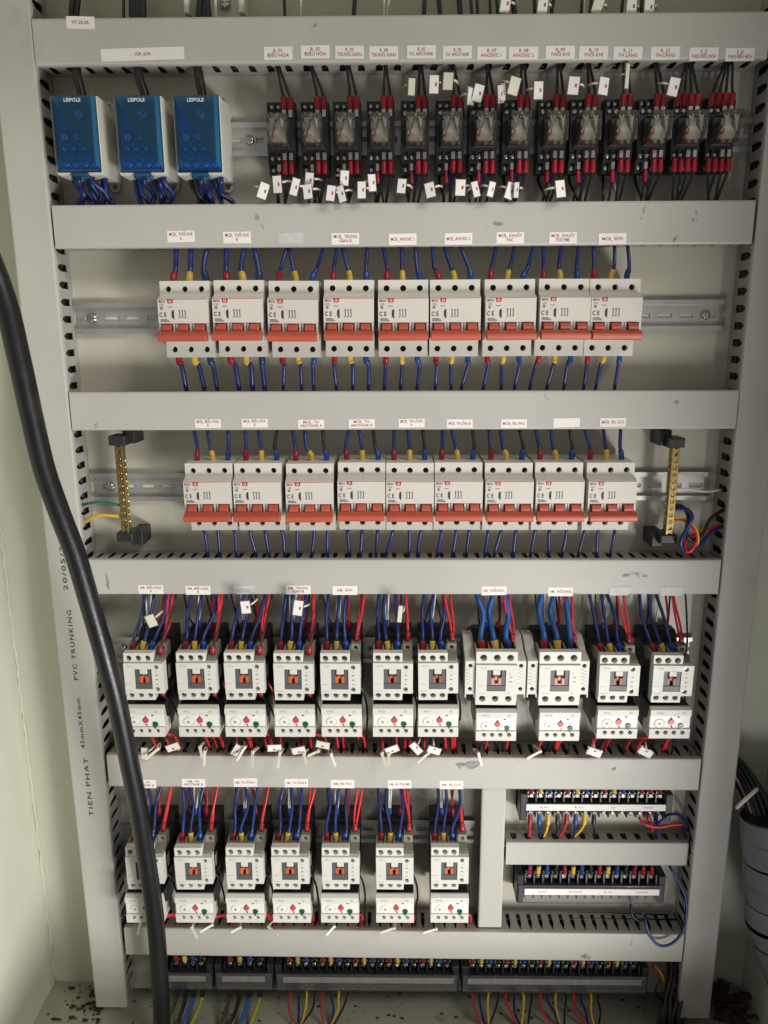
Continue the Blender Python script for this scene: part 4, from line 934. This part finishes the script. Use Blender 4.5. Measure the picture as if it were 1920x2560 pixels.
for i in range(14):
    pxw('blackw', 'black wire at the foot of the right trunking, %s of its bunch from the left' % ORD[i], 'dark wires at the lower right corner', [(1672+i*3.4,2395,10+(i%3)*8),(1668+i*3.6+rj(3),2440,14+(i%3)*9),(1660+i*4.2+rj(5),2490,22+(i%3)*10),(1650+i*4.6+rj(6),2545,34+(i%3)*12),(1640+i*5,2600,60)], 2.6)
pxw('yellow', 'yellow wire beside the right end of the bottom terminal blocks', 'loose wires at the lower right', [(1636,2412,24),(1646,2425,30),(1656,2440,32),(1660,2456,28)], 1.4)
pxw('red', 'thin red wire beside the right end of the bottom terminal blocks', 'loose wires at the lower right', [(1630,2410,26),(1640,2422,32),(1650,2436,32),(1656,2450,28)], 1.0)
pxw('blackw', 'thin black wire looping below the right end of bottom blocks', 'loose wires at the lower right', [(1650,2452,30),(1640,2470,34),(1642,2492,36),(1660,2500,30)], 1.3)

# ================================================================== wires above the topmost trunking
TT = TZ[1][1]
for i,(u,r,c,wd) in enumerate([(178,3.2,'blackw','thick'),(190,3.2,'blackw','thick'),(310,1.6,'blackw','thin'),(334,4.6,'blackw','thick'),(346,4.6,'blackw','thick'),(358,4.4,'blackw','thick'),(497,4,'blackw','thick'),(510,4,'blackw','thick'),(522,4,'blackw','thick'),(541,1.6,'whitew','thin'),
        (713,1.8,'blackw','thin'),(753,1.4,'whitew','thin'),(884,2.4,'blackw','thin'),(960,1.3,'whitew','thin'),(966,1.3,'whitew','thin'),(1059,2.4,'blackw','thin'),(1101,2.6,'blackw','thin'),(1151,2.8,'blackw','thin'),(1180,1.7,'blackw','thin'),(1194,1.7,'blackw','thin'),(1225,1.5,'blackw','thin'),(1244,1.8,'blackw','thin'),
        (1287,3,'blackw','thin'),(1336,2,'blackw','thin'),(1376,2,'blackw','thin'),(1450,1.8,'blackw','thin'),(1460,1.6,'whitew','thin'),(1473,1.8,'blackw','thin'),(1551,1.7,'blackw','thin'),(1602,2.1,'blackw','thin')]):
    x = at(u,20,26)[0]; ln = rj(7)
    wire(c, '%s %s wire, %s from the left along the very top edge' % (wd,CW[c],ORD[i]), 'wires above the topmost trunking', [(x,26,TT-16),(x,30,TT+1),(x+ln*.4,28,TT+18),(x+ln,26,TT+40),(x+ln*1.4,24,TT+80)], r)
o = thing('cable_clamp', 'white cable clamp with steel screw at the top edge', 'clamp', at(545,12,14)[0], 0, at(545,12,14)[1])
part('bracket', MB().bbox(-34,-28,0,26,-12,20,1).bbox(24,30,0,26,-12,20,1).box(-28,24,0,4,-12,20), 'white', o)
p = part('screw', SCREW, 'steel', o, 6, 6, 4); p.scale = (6,6,6)

# ================================================================== tags and ties on the wires
def tag(u, v, rot, label, w=9.5, h=17, d=48, turn=0.0, yellowed=False):
    x, z = at(u,v,d); o = thing('wire_tag', label, 'wire tag', x, d, z, 'white tags tied to the wires')
    part('tag_plate', MB().bbox(-w/2,w/2,-.5,.6,-h/2,h/2,.25), 'nylon' if yellowed else 'paper', o)
    part('clear_holder', MB().bbox(-w/2-1.1,w/2+1.1,-1.6,.2,-h/2-1.3,h/2+1,.3), 'cover', o)
    if not yellowed: part('mark', MB().box(w*.12,w*.32,.7,.85,-1.7,1.7), 'ink', o)
    part('tie', MB().tube([(w/2*(1 if turn <= 0 else -1),-1,2),(w*.9*(1 if turn <= 0 else -1),-6,3),(w*1.1*(1 if turn <= 0 else -1),-14,3)], 1.2, 6), 'nylon', o)
    o.rotation_euler = (rj(.15), rot, turn)
    return o
UP = [(1029,217,.06,7,1),(1085,211,.03,9.5,0),(1120,203,.06,10,1),(1177,241,.1,7,0),(1195,233,.24,10,0),(1252,235,-.06,6,0),(1285,215,.22,11,1),(1257,230,-.05,5,0),(1346,226,.0,9.5,0),(1434,214,.1,11,0),(1509,215,.12,10.5,0),(1684,217,.14,11,0),(1568,190,.05,4,1)]
DESC = {1:'yellowed blank',0:'white printed'}
for i,(u,v,r,w_,y) in enumerate(UP):
    j = min(range(14), key=lambda k: abs(RX[k]-u)); side = 'left of' if u < RX[j] else 'right of'
    tag(u, v, r, '%s wire tag, %s of those above the relays, near the %s relay' % (DESC[y], ORD[i], ORD[j]), w_, 17 if i != 12 else 24, yellowed=bool(y), turn=rj(.25))
LO = [(658,477,.35,10,0),(693,461,.0,9.5,0),(737,467,.3,8,0),(773,451,.1,9,0),(769,479,-.1,9.5,0),(827,483,.15,9,0),(861,445,.08,9,0),(853,485,-.25,8,0),(904,475,.02,8.5,0),(930,457,-.06,8,0),(1004,465,.1,9,0),(1075,475,-.2,10,0),(1151,469,.03,10.5,0),(1189,473,-.25,7,0),(1228,473,.2,7,0),(1275,477,.3,9,0),(1291,475,.05,5,0),(1401,472,-.14,10.5,0)]
for i,(u,v,r,w_,y) in enumerate(LO):
    j = min(range(14), key=lambda k: abs(RX[k]-u))
    tag(u, v, r, 'white wire tag below the %s relay, %s of the tags there' % (ORD[j], (ORD+['seventeenth','eighteenth'])[i]), w_, 16+rj(1.5), yellowed=bool(y), turn=rj(.3), d=50+(i%3)*4)
for i,(u,v,r) in enumerate([(1264,8,.15),(1357,12,.1),(1496,10,.3),(1579,16,.05),(1623,18,.0)]):
    tag(u, v, r, 'white wire tag at the very top edge, %s from the left' % ORD[i], 10, 18, d=42, yellowed=i in (2,))
for i,(u,v,r,w_,h_,wh) in enumerate([(378,1552,-.35,11,15,'above contactor KM_DIEU HOA A'),(614,1518,-.08,11,16,'above the third upper contactor'),(745,1520,.14,11,18,'above contactor KM_TRUNG GIAN B'),(1000,1535,.1,5,22,'above the sixth upper contactor')]):
    tag(u, v, r, 'white wire tag hanging %s' % wh, w_, h_, d=70, yellowed=i in (0,3))
LO4 = [(432,1868,1.2,'KM_DIEU HOA A'),(591,1876,.55,'KM_DIEU HOA B'),(686,1870,1.6,'the third contactor'),(747,1876,1.3,'KM_TRUNG GIAN B'),(807,1862,1.75,'KM_BUN'),(980,1874,1.2,'the sixth contactor'),(1040,1871,-.7,'the seventh contactor'),(1085,1876,-1.2,'the gap right of the seventh contactor'),(1486,1881,-1.25,'the tenth contactor'),(1614,1881,-1.1,'the eleventh contactor'),(361,1884,.05,'the thick black cable edge')]
for i,(u,v,r,wh) in enumerate(LO4):
    tag(u, v, r, 'white wire tag lying below %s, upper contactor row' % wh, 9 if i != 10 else 8, 17, d=62, yellowed=i == 10)
# nylon cable ties with loose tails
TIES = [(395,1872,.9,'under overload relay KM_DIEU HOA A, left'),(500,1868,-.25,'under overload relay KM_DIEU HOA B, left tie'),(512,1880,.05,'under overload relay KM_DIEU HOA B, right tie'),(612,1868,.6,'under the third overload relay'),(632,1880,0,'tail hanging under the third overload relay'),(700,1882,.1,'under overload relay KM_TRUNG GIAN B'),
        (760,1885,-.3,'right of overload relay KM_TRUNG GIAN B'),(795,1878,1.1,'under overload relay KM_BUN, left tie'),(828,1886,-.3,'under overload relay KM_BUN, right tie'),(955,1884,-.4,'under the sixth overload relay, left tie'),(972,1886,-.1,'under the sixth overload relay, right tie'),(1070,1884,.8,'under the seventh overload relay'),
        (1196,1884,-.2,'under overload relay KM_THOI KHI A'),(1350,1878,1.3,'under overload relay KM_THOI KHI B')]
T5 = [(352,2306,.2,'left end, below KM_TH AROTANK A'),(480,2318,-.5,'below KM_TH AROTANK B'),(530,2312,1.2,'right of KM_TH AROTANK B'),(600,2318,1.2,'below KM_TH LANG A'),(672,2316,-1.1,'left of KM_TH LANG B'),(835,2316,.9,'below KM_DL PAC'),(985,2320,1.2,'below KM_DL POLYME'),(1090,2322,1.4,'below KM_DL CLO')]
for i,(u,v,r,wh) in enumerate(TIES+T5):
    d = 64; x, z = at(u,v,d); o = thing('cable_tie', 'white nylon cable tie %s%s' % (wh, '' if i < len(TIES) else ', lower row'), 'cable tie', x, d, z, 'white cable ties on the wires')
    part('tie_head', MB().bbox(-1.9,1.9,-1.6,1.9,-1.6,1.9,.5), 'nylon', o)
    L_ = random.uniform(11,20)
    part('tail', MB().prism([(-1.6,-L_),(0,-L_-2),(1.6,-L_),(1.5,0),(-1.5,0)], -.2, 1.0, 'd'), 'nylon', o)
    part('loop', MB().tube(spline([(-1.4,-1,.5),(-1.8,-6,1.2),(-1.2,-15,1.6),(1.2,-15,1.6),(1.8,-6,1.2),(1.4,-1,.5)],4), .9, 6), 'nylon', o)
    o.rotation_euler = (-.25, r, rj(.3))

# ================================================================== thick black cable and right-hand bundle
cp = [(-150,330,170),(-60,560,170),(10,745,168),(44,880,165),(79,1040,160),(110,1171,157),(150,1285,154),(187,1382,150),(228,1520,146),(262,1640,142),(293,1758,136),(320,1890,128),(347,2026,118),(367,2153,108),(386,2280,98),(397,2406,90),(405,2550,84),(408,2720,78)]
pts = [(at(u,v,d)[0], d, at(u,v,d)[1]) for u,v,d in cp]
o = part('power_cable', MB().tube(spline(pts,8), 11.2, 20), 'cable'); o['label'] = 'thick black power cable slanting down the left side'; o['category'] = 'cable'
for i,(c,du,dv,r) in enumerate([('blackw',0,0,3),('blackw',10,-8,3),('blackw',20,-14,3),('blackw',28,-6,3),('blackw',-8,6,3),('blackw',14,6,3),('blackw',24,10,3),('red',-6,16,2.2),('red',-2,22,2),('whitew',-8,24,1.6),('blackw',-10,34,3),('blackw',6,26,3),('blackw',36,4,3)]):
    pxw(c, '%s wire bending into the grey sleeve at the right edge, %s of the bunch' % (CW[c], ORD[i]), 'wires in the right-hand bunch',
        [(1800+du*.4,1880+dv*.6,4),(1848+du*.6,1925+dv,20),(1884+du,1995+dv*1.1,46),(1905+du*1.2,2060+dv,62),(1925+du*1.2,2140,70)], r)
pxw('whitew', 'pale nylon tie strap round the black bunch on the right', 'wires in the right-hand bunch', [(1842,2020,60),(1860,2002,66),(1880,1984,64),(1892,1972,56)], 2.4)
o = thing('cable_sleeve', 'grey wrap sleeve round the wire bunch at the right edge', 'cable sleeve', 0, 0, 0)
cl = [(1925,2040,62),(1930,2090,66),(1934,2150,70),(1936,2200,72),(1938,2250,74),(1940,2300,76),(1950,2345,78),(1966,2400,80),(1985,2460,84),(2010,2540,88)]
P3 = [Vector((at(u,v,d)[0], d, at(u,v,d)[1])) for u,v,d in cl]
RR = [35,37.5,36.5,38,36.2,37.6,34.6,34.2,32.6,32]
for i in range(len(P3)-1):
    a, b_ = P3[i], P3[i+1]; dr = (b_-a).normalized()
    part('sleeve_band', MB().tube([a, a.lerp(b_,.5), b_-dr*(.5 if i not in (1,3,4) else 1.6)], 30, 32, [RR[i],(RR[i]+RR[i+1])/2,RR[i+1]], cap=False), 'sleeve', o)
part('inner_wires', MB().tube(P3, 20, 12, [r-4 for r in RR]), 'blackw', o)

# ================================================================== dirt on the cabinet floor
m_ = MB()
def flake(x, d, z, r):
    n = 6; vs = []
    for i in range(n):
        a = 2*math.pi*i/n; q = random.uniform(.5,1.1); vs.append((x+r*q*math.cos(a), d+r*.7*q*math.sin(a), z+random.uniform(0,.25)*r))
    vs += [(x, d, z+r*.5), (x,d,z-.3)]
    m_.add(vs, [(i,(i+1)%n,n) for i in range(n)]+[((i+1)%n,i,n+1) for i in range(n)])
for _ in range(230):
    x = random.uniform(XL+8, XR-8); d = random.triangular(-24, 120, 0); flake(x, d, ZF+.4, random.choice((.8,1,1.3,1.6,2.4,3.5)))
for _ in range(70):
    flake(random.gauss(-452,16), random.uniform(-24,60), ZF+.5, random.choice((2,3,4,6)))
for _ in range(160):
    flake(random.gauss(478,14), random.uniform(-24,40), ZF+random.uniform(.4,14), random.choice((2,3,4,6,8,13)))
o = part('dirt', m_, 'dirt'); o['kind'] = 'stuff'; o['label'] = 'dark crumbs of dirt scattered on the cabinet floor'; o['category'] = 'dirt'
